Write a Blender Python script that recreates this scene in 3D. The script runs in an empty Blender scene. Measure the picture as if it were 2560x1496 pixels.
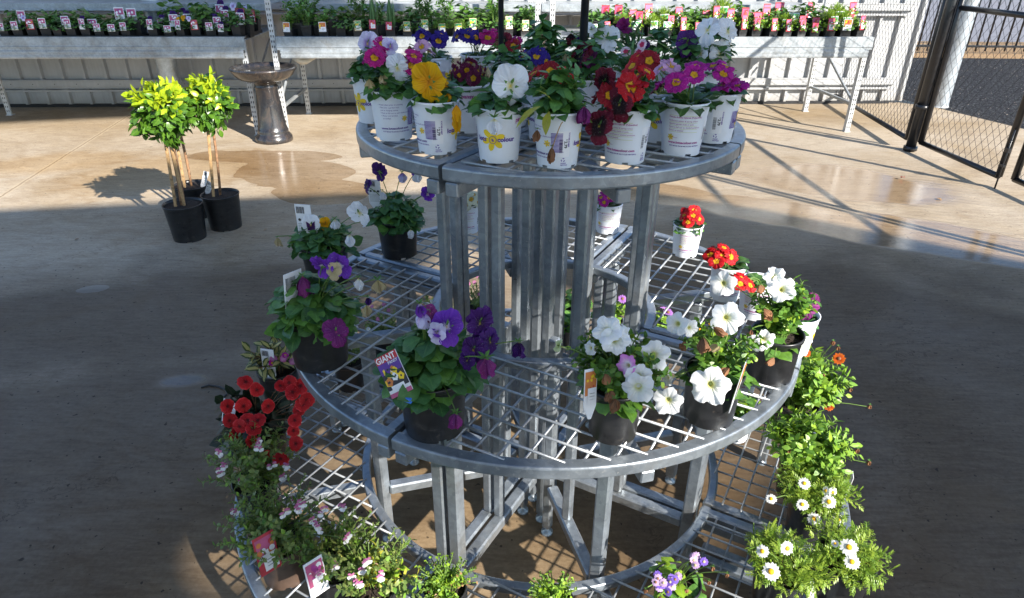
import bpy, math, random
import numpy as np
from mathutils import Vector, Matrix, Euler
from math import sin, cos, pi, radians, sqrt, atan2
random.seed(7); rnd = random.random
def U(a, b): return a + (b - a) * random.random()
S = bpy.context.scene
COL = S.collection
# ---------------------------------------------------------------- camera
CF, CP, CR, CY_ = 1669.7151, 0.4818, 0.0062, -0.0225
CAM = Vector((-0.0537, -1.7886, 1.7866))
def cam_axes():
    cy, sy, cp, sp = cos(CY_), sin(CY_), cos(CP), sin(CP)
    F = Vector((sy*cp, cy*cp, -sp)); R = Vector((cy, -sy, 0)); Up = R.cross(F)
    return F, R*cos(CR)+Up*sin(CR), -R*sin(CR)+Up*cos(CR)
AF, AR, AU = cam_axes()
cd = bpy.data.cameras.new("camera"); co = bpy.data.objects.new("camera", cd); COL.objects.link(co)
cd.sensor_width = 36; cd.lens = CF/2560*36; cd.clip_end = 500; cd.clip_start = 0.02
co.matrix_world = Matrix(((AR.x, AU.x, -AF.x, CAM.x), (AR.y, AU.y, -AF.y, CAM.y), (AR.z, AU.z, -AF.z, CAM.z), (0, 0, 0, 1)))
S.camera = co
K = 2560/2520
def ray(x, y): return AF*CF + AR*(x*K-1280) - AU*(y*K-748)
def at(x, y, z=0.0):            # point of the plane at height z
    d = ray(x, y); return CAM + d*((z-CAM.z)/d.z)
def atY(x, y, Y):               # point of the vertical plane at depth Y
    d = ray(x, y); return CAM + d*((Y-CAM.y)/d.y)
def atP(x, y, P):               # point of the upright plane facing the viewer through P
    d = ray(x, y); n = Vector((AF.x, AF.y, 0)).normalized(); return CAM + d*((Vector(P)-CAM).dot(n)/d.dot(n))
# ---------------------------------------------------------------- light
SAZ = radians(-44); SEL = radians(29)
SUNV = Vector((cos(SAZ)*cos(SEL), sin(SAZ)*cos(SEL), sin(SEL)))
w = bpy.data.worlds.new("World"); S.world = w; w.use_nodes = True
nt = w.node_tree; bg = nt.nodes["Background"]; sk = nt.nodes.new("ShaderNodeTexSky")
sk.sky_type = 'NISHITA'; sk.sun_disc = False; sk.sun_elevation = SEL; sk.sun_rotation = atan2(SUNV.x, SUNV.y)
sk.air_density = 1.0; sk.dust_density = 0.15; sk.ozone_density = 3.5
nt.links.new(sk.outputs[0], bg.inputs[0]); bg.inputs[1].default_value = 0.112
sl = bpy.data.lights.new("sun", 'SUN'); sl.energy = 5.0; sl.angle = radians(0.55); sl.color = (1, .945, .86)
so = bpy.data.objects.new("sun", sl); COL.objects.link(so); so.rotation_euler = SUNV.to_track_quat('Z', 'Y').to_euler()
S.view_settings.view_transform = 'Standard'; S.view_settings.look = 'None'; S.view_settings.exposure = 1.25; S.view_settings.gamma = 1
S.render.engine = 'CYCLES'; S.cycles.max_bounces = 8; S.cycles.transparent_max_bounces = 16
# ---------------------------------------------------------------- materials
MATS = {}
def newmat(name):
    m = bpy.data.materials.new(name); m.use_nodes = True; MATS[name] = m
    return m, m.node_tree, m.node_tree.nodes["Principled BSDF"]
def N(t, typ, **kw):
    n = t.nodes.new(typ)
    for k, v in kw.items():
        if k.startswith('i_'): n.inputs[int(k[2:])].default_value = v
        else: setattr(n, k, v)
    return n
def ramp(t, fac, stops, interp='LINEAR'):
    r = N(t, "ShaderNodeValToRGB"); r.color_ramp.interpolation = interp
    e = r.color_ramp.elements
    while len(e) < len(stops): e.new(0.5)
    for el, (p, c) in zip(e, stops):
        el.position = p; el.color = (*c, 1) if len(c) == 3 else c
    t.links.new(fac, r.inputs[0]); return r.outputs[0]
def noise(t, scale, detail=3, rough=.55, vec=None, dist=0.0):
    n = N(t, "ShaderNodeTexNoise"); n.inputs["Scale"].default_value = scale; n.inputs["Detail"].default_value = detail
    n.inputs["Roughness"].default_value = rough; n.inputs["Distortion"].default_value = dist
    if vec is not None: t.links.new(vec, n.inputs["Vector"])
    return n
def ocoord(t, scale=None):
    c = N(t, "ShaderNodeTexCoord").outputs["Object"]
    if scale:
        m = N(t, "ShaderNodeMapping"); m.inputs["Scale"].default_value = scale; t.links.new(c, m.inputs[0]); c = m.outputs[0]
    return c
def math_(t, op, a, b=None, c=None, clamp=False):
    n = N(t, "ShaderNodeMath", operation=op); n.use_clamp = clamp
    for i, x in enumerate((a, b, c)):
        if x is None: continue
        if isinstance(x, (int, float)): n.inputs[i].default_value = x
        else: t.links.new(x, n.inputs[i])
    return n.outputs[0]
def mixc(t, fac, a, b, mode='MIX'):
    n = N(t, "ShaderNodeMix", data_type='RGBA', blend_type=mode)
    for i, x in ((0, fac), (6, a), (7, b)):
        if isinstance(x, (int, float)): n.inputs[i].default_value = x
        elif isinstance(x, tuple): n.inputs[i].default_value = (*x, 1)
        else: t.links.new(x, n.inputs[i])
    return n.outputs[2]
def bump(t, p, h, strength=.3, dist=.01):
    b = N(t, "ShaderNodeBump"); b.inputs["Strength"].default_value = strength; b.inputs["Distance"].default_value = dist
    t.links.new(h, b.inputs["Height"]); t.links.new(b.outputs[0], p.inputs["Normal"])
def plain(name, c, rough=.5, metal=0, var=.12, scale=30, bmp=0, spec=.5):
    m, t, p = newmat(name)
    n = noise(t, scale, 4, vec=ocoord(t))
    c2 = tuple(max(0, x*(1-var*2)) for x in c); c3 = tuple(min(1, x*(1+var)) for x in c)
    t.links.new(ramp(t, n.outputs[0], [(.3, c2), (.5, c), (.75, c3)]), p.inputs["Base Color"])
    p.inputs["Roughness"].default_value = rough; p.inputs["Metallic"].default_value = metal; p.inputs["Specular IOR Level"].default_value = spec
    if bmp: bump(t, p, n.outputs[0], bmp, .005)
    return m
def galv(name, c=(.30, .335, .37), rough=.36, metal=.62):
    m, t, p = newmat(name)
    oc = ocoord(t)
    v = N(t, "ShaderNodeTexVoronoi"); v.inputs["Scale"].default_value = 70; t.links.new(oc, v.inputs["Vector"])
    n = noise(t, 9, 5, .6, oc, .6); n2 = noise(t, 160, 2, .5, oc)
    hv = N(t, "ShaderNodeRGBToBW"); t.links.new(v.outputs["Color"], hv.inputs[0])
    a = mixc(t, .22, ramp(t, n.outputs[0], [(.3, tuple(x*.72 for x in c)), (.55, c), (.75, tuple(min(1, x*1.25) for x in c))]), hv.outputs[0], 'SOFT_LIGHT')
    n4 = noise(t, 2.6, 5, .7, oc, 1.2); a = mixc(t, math_(t, "MULTIPLY", ramp(t, n4.outputs[0], [(.52, (0, 0, 0)), (.68, (1, 1, 1))]), .4), a, (.24, .2, .14))
    n5 = noise(t, 38, 4, .7, oc); a = mixc(t, math_(t, "MULTIPLY", ramp(t, n5.outputs[0], [(.63, (0, 0, 0)), (.7, (1, 1, 1))]), .35), a, (.6, .6, .58))
    sp = ramp(t, n2.outputs[0], [(.70, (0, 0, 0)), (.77, (1, 1, 1))])
    spm = math_(t, 'MULTIPLY', sp, .5)
    t.links.new(mixc(t, spm, a, (.75, .74, .7)), p.inputs["Base Color"])
    r = math_(t, 'MULTIPLY_ADD', n.outputs[0], .35, rough-.17); t.links.new(r, p.inputs["Roughness"])
    p.inputs["Metallic"].default_value = metal; bump(t, p, n2.outputs[0], .12, .002)
    return m
def attr(t):
    a = N(t, "ShaderNodeAttribute"); a.attribute_name = "pt"; s = N(t, "ShaderNodeSeparateColor"); t.links.new(a.outputs["Color"], s.inputs[0])
    return s.outputs[0], s.outputs[1], s.outputs[2]
def thin(t, p, col, fac=.35, rough=.5, spec=.4):
    tr = N(t, "ShaderNodeBsdfTranslucent"); t.links.new(col, tr.inputs[0]); t.links.new(col, p.inputs["Base Color"])
    mx = N(t, "ShaderNodeMixShader"); mx.inputs[0].default_value = fac
    p.inputs["Roughness"].default_value = rough; p.inputs["Specular IOR Level"].default_value = spec
    t.links.new(p.outputs[0], mx.inputs[1]); t.links.new(tr.outputs[0], mx.inputs[2])
    t.links.new(mx.outputs[0], t.nodes["Material Output"].inputs[0])
def leafm(name, c1, c2, rib=(.2, .3, .08), ribw=.07, rough=.42, tr=.3, spot=0, edge=None):
    m, t, p = newmat(name); r, g, b = attr(t)
    col = mixc(t, g, c1, c2)
    n = noise(t, 90, 3, vec=ocoord(t)); col = mixc(t, .3, col, ramp(t, n.outputs[0], [(.3, tuple(x*.55 for x in c1)), (.7, tuple(min(1, x*1.5) for x in c2))]))
    d = math_(t, 'ABSOLUTE', math_(t, 'SUBTRACT', b, .5))
    rb = math_(t, 'LESS_THAN', d, ribw*.5); side = math_(t, 'ADD', math_(t, 'MULTIPLY', r, 7), math_(t, 'MULTIPLY', d, -6))
    fr = math_(t, 'FRACT', side); vn = math_(t, 'LESS_THAN', fr, .13)
    msk = math_(t, 'MAXIMUM', math_(t, 'MULTIPLY', rb, .6), math_(t, 'MULTIPLY', vn, .25))
    col = mixc(t, msk, col, rib)
    if edge:
        e = math_(t, 'GREATER_THAN', math_(t, 'ADD', d, math_(t, 'MULTIPLY', n.outputs[0], .15)), .3); col = mixc(t, math_(t, 'MULTIPLY', e, edge[1]), col, edge[0])
    thin(t, p, col, tr, rough, .5); bump(t, p, side, .15, .002)
    return m
def petalm(name, stops, veins=.0, vcol=(.3, .3, .1), tr=.42, drops=0, rough=.6, var=.3):
    m, t, p = newmat(name); r, g, b = attr(t)
    n = noise(t, 120, 3, vec=ocoord(t))
    rr = math_(t, 'ADD', r, math_(t, 'MULTIPLY', math_(t, 'SUBTRACT', n.outputs[0], .5), .13))
    col = ramp(t, rr, stops)
    k = math_(t, 'MULTIPLY_ADD', g, var, 1-var*.5)
    n2 = N(t, "ShaderNodeHueSaturation"); t.links.new(col, n2.inputs["Color"]); t.links.new(k, n2.inputs["Value"]); col = n2.outputs[0]
    if veins:
        w_ = math_(t, 'SINE', math_(t, 'MULTIPLY', b, 55)); w_ = math_(t, 'GREATER_THAN', w_, .75)
        fade = math_(t, 'SUBTRACT', 1.0, r, clamp=True); col = mixc(t, math_(t, 'MULTIPLY', math_(t, 'MULTIPLY', w_, veins), fade), col, vcol)
    if drops:
        n3 = noise(t, 700, 1, .5, ocoord(t)); d = ramp(t, n3.outputs[0], [(.71, (0, 0, 0)), (.74, (1, 1, 1))])
        col = mixc(t, math_(t, 'MULTIPLY', d, drops), col, (.8, .75, .85))
    thin(t, p, col, tr, rough, .3)
    nb = noise(t, 60, 2, vec=ocoord(t)); bump(t, p, math_(t, 'ADD', math_(t, 'SINE', math_(t, 'MULTIPLY', b, 34)), nb.outputs[0]), .35, .0015)
    return m
def potplastic():
    m, t, p = newmat("white_plastic"); oc = ocoord(t); n = noise(t, 60, 5, .7, oc); n2 = noise(t, 22, 3, .6, oc)
    d = ramp(t, n.outputs[0], [(.66, (0, 0, 0)), (.7, (1, 1, 1))]); sm = ramp(t, n2.outputs[0], [(.5, (0, 0, 0)), (.75, (1, 1, 1))])
    c = mixc(t, math_(t, 'MULTIPLY', sm, .16), (.78, .81, .86), (.5, .44, .36)); c = mixc(t, math_(t, 'MULTIPLY', d, math_(t, 'MULTIPLY', sm, .8)), c, (.08, .06, .04))
    t.links.new(c, p.inputs["Base Color"]); p.inputs["Roughness"].default_value = .38
potplastic()
def blackpot():
    m, t, p = newmat("black_plastic"); oc = ocoord(t); n = noise(t, 18, 5, .7, ocoord(t, (1, 1, 2.5)), 1); n2 = noise(t, 70, 4, .7, oc)
    c = ramp(t, n.outputs[0], [(.35, (.010, .010, .011)), (.6, (.02, .02, .021)), (.78, (.075, .068, .06))]); c = mixc(t, ramp(t, n2.outputs[0], [(.66, (0, 0, 0)), (.72, (.6, .6, .6))]), c, (.1, .08, .06))
    t.links.new(c, p.inputs["Base Color"]); t.links.new(math_(t, 'MULTIPLY_ADD', n.outputs[0], .5, .1), p.inputs["Roughness"])
blackpot()
plain("ink_purple", (.11, .04, .30), .5); plain("ink_magenta", (.42, .05, .28), .5); plain("ink_black", (.03, .03, .04), .5)
plain("ink_yellow", (.85, .6, .02), .5); plain("ink_lime", (.62, .68, .2), .5); plain("white_sticker", (.82, .82, .84), .4, 0, .02)
plain("ink_blue", (.05, .2, .7), .5); plain("ink_red", (.5, .035, .05), .5); plain("ink_orange", (.62, .2, .05), .5); plain("ink_green", (.05, .35, .12), .5); plain("ink_pink", (.5, .1, .22), .5)
plain("ink_tan", (.62, .5, .3), .5)
plain("soil", (.028, .018, .012), .95, 0, .6, 160, 1)
plain("stem_green", (.12, .2, .04), .5); plain("stem_brown", (.16, .08, .035), .8, 0, .3, 60); plain("bamboo", (.42, .26, .12), .6, 0, .25, 40)
plain("tree_bark", (.26, .14, .07), .8, 0, .35, 50, .5)
plain("black_steel", (.012, .013, .016), .3, .0, .2, 40, spec=.6)
plain("bronze_plastic", (.085, .055, .04), .4, 0, .3, 20)
plain("cream_pipe", (.62, .58, .5), .4, 0, .1, 8)
plain("rack_grey", (.56, .57, .57), .45, .15, .1, 14)
plain("slot_dark", (.02, .02, .022), .8)
galv("galvanised"); galv("galvanised_rack", (.38, .41, .43), .42, .4); galv("galvanised_wire", (.42, .44, .46), .36, .35)
galv("column_zinc", (.5, .54, .58), .4, .6)
leafm("pansy_leaf", (.03, .1, .028), (.09, .22, .06), (.12, .25, .07))
leafm("pansy_leaf_light", (.06, .17, .03), (.15, .32, .055), (.16, .32, .09))
leafm("primrose_leaf", (.035, .09, .02), (.08, .19, .04), (.2, .32, .1), .12)
leafm("petunia_leaf", (.04, .12, .014), (.13, .27, .03), (.14, .25, .06))
leafm("lime_leaf", (.16, .32, .02), (.32, .46, .03), (.3, .4, .1))
leafm("ficus_leaf", (.02, .085, .012), (.11, .24, .02), (.2, .3, .05), rough=.28)
leafm("ficus_new_leaf", (.26, .4, .015), (.56, .64, .02), (.4, .5, .1), rough=.3, tr=.4)
leafm("impatiens_leaf", (.010, .022, .012), (.03, .05, .022), (.09, .06, .05), rough=.35)
leafm("variegated_leaf", (.03, .06, .015), (.06, .09, .02), (.7, .6, .2), .5, edge=None)
leafm("nemesia_leaf", (.09, .18, .04), (.26, .3, .08), (.15, .2, .08))
leafm("daisy_leaf", (.1, .24, .02), (.33, .43, .05), (.25, .35, .06))
leafm("osteo_leaf", (.09, .24, .03), (.26, .42, .05), (.25, .38, .1))
leafm("grassy_leaf", (.05, .15, .04), (.12, .25, .08), (.15, .25, .1))
leafm("dry_leaf", (.25, .12, .05), (.42, .26, .12), (.3, .2, .1), tr=.2)
leafm("yellow_leaf", (.35, .38, .04), (.5, .45, .05), (.5, .4, .1))
leafm("herb_leaf", (.05, .13, .03), (.14, .28, .05), (.12, .22, .07))
YEL = (.85, .45, .01)
petalm("pansy_white", [(0, (.8, .6, .05)), (.1, (.82, .78, .5)), (.25, (.86, .87, .9)), (1, (.84, .87, .93))], .12, (.6, .62, .65), .3)
petalm("pansy_white_dark_face", [(0, (.8, .5, .05)), (.1, (.05, .01, .08)), (.42, (.06, .012, .1)), (.5, (.8, .8, .82)), (1, (.84, .85, .9))], .1, (.3, .2, .4), .3)
petalm("pansy_yellow", [(0, (.6, .2, .01)), (.12, (.75, .32, .004)), (1, (.88, .5, .006))], .5, (.5, .15, .01), .3, .1)
petalm("pansy_purple", [(0, (.8, .6, .1)), (.1, (.7, .6, .8)), (.22, (.12, .02, .3)), (.7, (.17, .035, .45)), (1, (.22, .06, .52))], .4, (.05, .01, .15), .3, .5)
petalm("pansy_deep", [(0, (.5, .4, .05)), (.1, (.03, .005, .06)), (.5, (.045, .006, .12)), (1, (.07, .012, .16))], .3, (.02, .0, .05), .25, .4)
petalm("pansy_plum", [(0, (.6, .1, .2)), (.1, (.16, .02, .14)), (1, (.26, .03, .2))], .3, (.1, .01, .08), .3, .5)
petalm("pansy_maroon", [(0, (.5, .4, .05)), (.08, (.01, .002, .004)), (.45, (.016, .003, .005)), (.6, (.13, .006, .02)), (1, (.19, .012, .035))], 0, (0, 0, 0), .25, .5)
petalm("pansy_lilac", [(0, (.8, .6, .1)), (.15, (.3, .15, .5)), (.5, (.7, .65, .85)), (1, (.72, .68, .9))], .3, (.3, .15, .5), .3)
def prim(name, c, edge=None):
    e = edge or c
    petalm(name, [(0, (.45, .22, .01)), (.07, (.75, .42, .01)), (.27, YEL), (.34, tuple(x*.5 for x in c)), (.45, c), (.92, c), (1, e)], .25, tuple(x*.4 for x in c), .28, .45)
prim("primrose_magenta", (.50, .012, .2), (.6, .08, .32)); prim("primrose_red", (.52, .006, .012), (.6, .02, .03)); prim("primrose_darkred", (.26, .006, .015), (.45, .02, .04))
prim("primrose_blue", (.035, .012, .22), (.06, .03, .32)); prim("primrose_pink", (.75, .42, .62), (.8, .55, .72)); prim("primrose_cream", (.85, .82, .6), (.86, .85, .7)); prim("primrose_wilted", (.14, .01, .055), (.22, .02, .1))
prim("primrose_orchid", (.5, .015, .3), (.66, .15, .5))
petalm("petunia_white", [(0, (.55, .45, .08)), (.12, (.72, .72, .3)), (.35, (.84, .85, .78)), (.6, (.87, .87, .87)), (1, (.87, .88, .9))], .3, (.72, .72, .5), .32)
petalm("petunia_pink", [(0, (.6, .5, .2)), (.3, (.8, .7, .75)), (.7, (.75, .3, .65)), (1, (.72, .22, .6))], .3, (.6, .3, .5), .32)
petalm("petunia_tube", [(0, (.35, .45, .1)), (1, (.75, .78, .45))], .2)
petalm("impatiens_red", [(0, (.03, .002, .004)), (.14, (.16, .003, .006)), (.3, (.42, .008, .012)), (.8, (.52, .012, .016)), (1, (.7, .05, .06))], .35, (.3, .0, .01), .25, .3)
petalm("daisy_white", [(0, (.8, .8, .7)), (1, (.88, .88, .88))], .15, (.7, .7, .7), .25)
petalm("daisy_eye", [(0, (.75, .36, .01)), (1, (.85, .5, .02))], 0, tr=.05)
petalm("osteo_orange", [(0, (.2, .02, .01)), (.25, (.6, .08, .01)), (1, (.8, .18, .01))], .3, (.4, .05, .01), .3)
petalm("osteo_lilac", [(0, (.3, .1, .4)), (1, (.45, .2, .6))], .2, tr=.3)
petalm("nemesia_pink", [(0, (.6, .3, .45)), (1, (.52, .12, .32))], .2, (.5, .1, .3), .3)
petalm("nemesia_white", [(0, (.8, .7, .3)), (.3, (.84, .84, .84)), (1, (.86, .86, .88))], 0, tr=.3)
petalm("cineraria_violet", [(0, (.7, .6, .8)), (.3, (.22, .14, .55)), (1, (.2, .1, .55))], .3, (.1, .05, .3), .3)
petalm("cineraria_pale", [(0, (.7, .5, .7)), (1, (.62, .42, .68))], .3, (.4, .2, .4), .3)
petalm("dead_flower", [(0, (.2, .1, .05)), (1, (.34, .16, .08))], .4, (.15, .07, .03), .2)
petalm("dead_cream", [(0, (.5, .42, .2)), (1, (.62, .5, .32))], .4, (.4, .3, .15), .25)
petalm("dianthus_pink", [(0, (.6, .02, .1)), (.4, (.6, .03, .15)), (.5, (.8, .6, .7)), (1, (.8, .65, .75))], .2, tr=.3)
petalm("gazania_orange", [(0, (.2, .06, .01)), (.3, (.85, .3, .01)), (1, (.88, .42, .02))], .2, tr=.3)
petalm("aster_purple", [(0, (.2, .01, .1)), (1, (.26, .012, .16))], .3, (.1, 0, .05), .3, .3)
# concrete ---------------------------------------------------------------
def concrete():
    m, t, p = newmat("concrete"); oc = ocoord(t)
    big = noise(t, .55, 5, .6, oc, .8); mid = noise(t, 3.2, 6, .65, ocoord(t, (1, 2.6, 1)), 1.2); fine = noise(t, 55, 6, .7, oc)
    streak = noise(t, 26, 4, .6, ocoord(t, (.35, 2.2, 1)), .5)
    base = ramp(t, big.outputs[0], [(.3, (.29, .215, .13)), (.5, (.39, .315, .225)), (.7, (.47, .4, .31))])
    base = mixc(t, .85, base, ramp(t, mid.outputs[0], [(.3, (.36, .34, .33)), (.5, (.5, .5, .5)), (.7, (.62, .6, .58))]), 'SOFT_LIGHT')
    base = mixc(t, .6, base, ramp(t, fine.outputs[0], [(.3, (.3, .3, .3)), (.7, (.7, .7, .7))]), 'SOFT_LIGHT')
    base = mixc(t, .5, base, ramp(t, streak.outputs[0], [(.35, (.32, .32, .34)), (.65, (.68, .67, .65))]), 'SOFT_LIGHT')
    # rusty stain patches, small grit
    st = noise(t, 1.1, 4, .6, ocoord(t, (1, 1, 3)), 1.5); stm = ramp(t, st.outputs[0], [(.55, (0, 0, 0)), (.72, (1, 1, 1))])
    base = mixc(t, math_(t, 'MULTIPLY', stm, .4), base, (.36, .26, .15))
    gr = noise(t, 38, 2, .5, oc); grm = ramp(t, gr.outputs[0], [(.69, (0, 0, 0)), (.72, (1, 1, 1))]); base = mixc(t, math_(t, 'MULTIPLY', grm, .75), base, (.05, .04, .035))
    cr = N(t, 'ShaderNodeTexVoronoi', feature='DISTANCE_TO_EDGE'); cr.inputs['Scale'].default_value = .38; wv = N(t, 'ShaderNodeVectorMath', operation='ADD'); sc_ = N(t, 'ShaderNodeVectorMath', operation='SCALE'); sc_.inputs['Scale'].default_value = .5; t.links.new(mid.outputs['Color'], sc_.inputs[0]); t.links.new(oc, wv.inputs[0]); t.links.new(sc_.outputs[0], wv.inputs[1]); t.links.new(wv.outputs[0], cr.inputs['Vector'])
    base = mixc(t, math_(t, 'MULTIPLY', math_(t, 'LESS_THAN', cr.outputs['Distance'], .0016), .45), base, (.12, .09, .06))
    scuff = noise(t, 7, 5, .75, ocoord(t, (.5, 3, 1)), 2.0); base = mixc(t, math_(t, 'MULTIPLY', ramp(t, scuff.outputs[0], [(.58, (0, 0, 0)), (.66, (1, 1, 1))]), .3), base, (.22, .17, .12))
    sep = N(t, "ShaderNodeSeparateXYZ"); t.links.new(oc, sep.inputs[0]); X, Y = sep.outputs[0], sep.outputs[1]
    # control joint
    A, B = at(0, 485), at(340, 270); dx, dy = (B-A).x, (B-A).y; L = sqrt(dx*dx+dy*dy); nx, ny = -dy/L, dx/L
    wob = math_(t, 'MULTIPLY', math_(t, 'SUBTRACT', mid.outputs[0], .5), .03)
    d = math_(t, 'ABSOLUTE', math_(t, 'ADD', math_(t, 'ADD', math_(t, 'MULTIPLY', X, nx), math_(t, 'MULTIPLY', Y, ny)), math_(t, 'ADD', -(A.x*nx+A.y*ny), wob)))
    base = mixc(t, math_(t, 'MULTIPLY', math_(t, 'LESS_THAN', d, .028), .5), base, (.5, .4, .27))
    base = mixc(t, math_(t, 'MULTIPLY', math_(t, 'LESS_THAN', d, .008), .6), base, (.16, .11, .07))
    # patch of pale mortar
    def blob(x, y, rx, ry, rot=0, k=.5, n=mid, soft=.03):
        c, s = cos(rot), sin(rot)
        ax = math_(t, 'ADD', math_(t, 'ADD', math_(t, 'MULTIPLY', X, c/rx), math_(t, 'MULTIPLY', Y, s/rx)), -(x*c+y*s)/rx)
        ay = math_(t, 'ADD', math_(t, 'ADD', math_(t, 'MULTIPLY', X, -s/ry), math_(t, 'MULTIPLY', Y, c/ry)), -(-x*s+y*c)/ry)
        q = math_(t, 'SQRT', math_(t, 'ADD', math_(t, 'MULTIPLY', ax, ax), math_(t, 'MULTIPLY', ay, ay)))
        q = math_(t, 'ADD', q, math_(t, 'MULTIPLY', math_(t, 'SUBTRACT', n.outputs[0], .5), k*2))
        mr = N(t, "ShaderNodeMapRange"); t.links.new(q, mr.inputs[0]); mr.inputs[1].default_value = 1-soft; mr.inputs[2].default_value = 1+soft; mr.inputs[3].default_value = 1; mr.inputs[4].default_value = 0
        return mr.outputs[0]
    q = at(228, 712); mb = blob(q.x, q.y, .085, .05, .3, .5)
    base = mixc(t, math_(t, 'MULTIPLY', mb, math_(t, 'MULTIPLY_ADD', streak.outputs[0], .6, .4)), base, (.62, .58, .5))
    tan = None
    for (px, py, rx, ry, rot, k, sf) in ((430, 420, .9, .6, .6, .9, .25), (150, 400, .7, .35, .3, .9, .3), (1150, 1300, 1.2, 1.0, 0, .7, .3), (1500, 640, .8, .6, 0, .9, .4)):
        q = at(px, py); b = blob(q.x, q.y, rx, ry, rot, k*.6, mid, sf); tan = b if tan is None else math_(t, 'MAXIMUM', tan, b)
    base = mixc(t, math_(t, 'MULTIPLY', tan, .6), base, mixc(t, 1.0, base, (.86, .7, .46), 'MULTIPLY'))
    shade_damp = None; dn = noise(t, .9, 4, .6, oc, .8)  # damp floor areas, also darkened to paint in the foreground shade
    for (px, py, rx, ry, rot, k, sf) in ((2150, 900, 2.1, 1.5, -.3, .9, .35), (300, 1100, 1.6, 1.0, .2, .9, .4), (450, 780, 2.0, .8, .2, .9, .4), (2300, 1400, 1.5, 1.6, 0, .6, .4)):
        q = at(px, py); b = blob(q.x, q.y, rx, ry, rot, k*.6, dn, sf); shade_damp = b if shade_damp is None else math_(t, 'MAXIMUM', shade_damp, b)
    base = mixc(t, math_(t, 'MULTIPLY', shade_damp, .85), base, mixc(t, 1.0, base, (.27, .25, .25), 'MULTIPLY'))
    wet = None; wn = noise(t, 1.7, 3, .5, oc, .5)
    for (px, py, rx, ry, rot, k, sf) in ((720, 425, .55, .42, -.3, .8, .02), (655, 385, .75, .22, 0, .8, .02), (800, 470, .4, .35, -.3, .8, .03), (1900, 520, .75, .32, -.45, .7, .1), (2200, 570, .95, .36, -.35, .7, .1), (2420, 610, .6, .3, -.3, .6, .1), (450, 935, .11, .05, .2, 1.3, .35), (1650, 480, .5, .28, -.3, .8, .1), (2080, 450, .9, .55, -.4, .8, .15)):
        q = at(px, py); b = blob(q.x, q.y, rx, ry, rot, k*.5, wn, sf); wet = b if wet is None else math_(t, 'MAXIMUM', wet, b)
    base = mixc(t, math_(t, 'MULTIPLY', wet, .62), base, mixc(t, 1.0, base, (.72, .56, .38), 'MULTIPLY'))
    t.links.new(base, p.inputs["Base Color"])
    rdry = math_(t, 'MULTIPLY_ADD', mid.outputs[0], .4, .45)
    rr = N(t, "ShaderNodeMix", data_type='FLOAT'); t.links.new(wet, rr.inputs[0]); t.links.new(rdry, rr.inputs[2]); rr.inputs[3].default_value = .1
    t.links.new(rr.outputs[0], p.inputs["Roughness"]); t.links.new(math_(t, 'MULTIPLY_ADD', wet, .45, .12), p.inputs["Specular IOR Level"])
    bump(t, p, fine.outputs[0], .12, .004)
concrete()
def asphalt():
    m, t, p = newmat("asphalt"); oc = ocoord(t)
    v = N(t, "ShaderNodeTexVoronoi"); v.inputs["Scale"].default_value = 55; t.links.new(oc, v.inputs["Vector"])
    n = noise(t, 28, 4, .7, oc); a = ramp(t, n.outputs[0], [(.38, (.01, .01, .011)), (.54, (.035, .035, .038)), (.7, (.16, .16, .165))])
    sp = N(t, "ShaderNodeTexVoronoi"); sp.inputs["Scale"].default_value = 9; t.links.new(oc, sp.inputs["Vector"])
    a = mixc(t, math_(t, 'LESS_THAN', sp.outputs["Distance"], .09), a, (.55, .45, .36)); t.links.new(a, p.inputs["Base Color"]); p.inputs["Roughness"].default_value = .95; p.inputs["Specular IOR Level"].default_value = .1
    bump(t, p, v.outputs["Distance"], .8, .02)
asphalt()
def mulch():
    m, t, p = newmat("mulch"); oc = ocoord(t); n = noise(t, 22, 4, .7, oc)
    t.links.new(ramp(t, n.outputs[0], [(.3, (.12, .06, .03)), (.5, (.4, .24, .11)), (.7, (.55, .38, .2))]), p.inputs["Base Color"]); p.inputs["Roughness"].default_value = .95; bump(t, p, n.outputs[0], 1, .05)
mulch()
plain("pale_blocker", (.75, .73, .7), .8, 0, .05, 3)  # sheet of the added sun blockers, pale to brighten the shaded pots
plain("far_paving", (.2, .195, .21), .9, 0, .12, 3)
def steelsheet():
    m, t, p = newmat("wall_sheet"); oc = ocoord(t); n = noise(t, 2.5, 5, .6, oc); st = noise(t, 12, 3, .6, ocoord(t, (3, 1, .25)))
    a = ramp(t, n.outputs[0], [(.3, (.33, .335, .34)), (.7, (.44, .445, .45))])
    a = mixc(t, .3, a, ramp(t, st.outputs[0], [(.35, (.38, .37, .35)), (.65, (.64, .63, .62))]), 'SOFT_LIGHT')
    sep = N(t, "ShaderNodeSeparateXYZ"); t.links.new(oc, sep.inputs[0])
    z = math_(t, 'ADD', sep.outputs[2], math_(t, 'MULTIPLY', st.outputs[0], .12)); dirt = ramp(t, z, [(.05, (1, 1, 1)), (.2, (0, 0, 0))])
    a = mixc(t, math_(t, 'MULTIPLY', dirt, .5), a, (.22, .18, .13)); t.links.new(a, p.inputs["Base Color"]); p.inputs["Roughness"].default_value = .45
steelsheet()
def glazed():
    m, t, p = newmat("glazed_bronze"); oc = ocoord(t); n = noise(t, 14, 5, .7, ocoord(t, (1, 1, .4)), 1); n2 = noise(t, 90, 3, .6, oc)
    t.links.new(ramp(t, n.outputs[0], [(.3, (.012, .012, .016)), (.5, (.025, .024, .026)), (.68, (.07, .05, .04)), (.8, (.14, .11, .1))]), p.inputs["Base Color"])
    p.inputs["Roughness"].default_value = .27; p.inputs["Metallic"].default_value = .1; bump(t, p, n2.outputs[0], .3, .004); p.inputs["Coat Weight"].default_value = .5
glazed()
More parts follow.
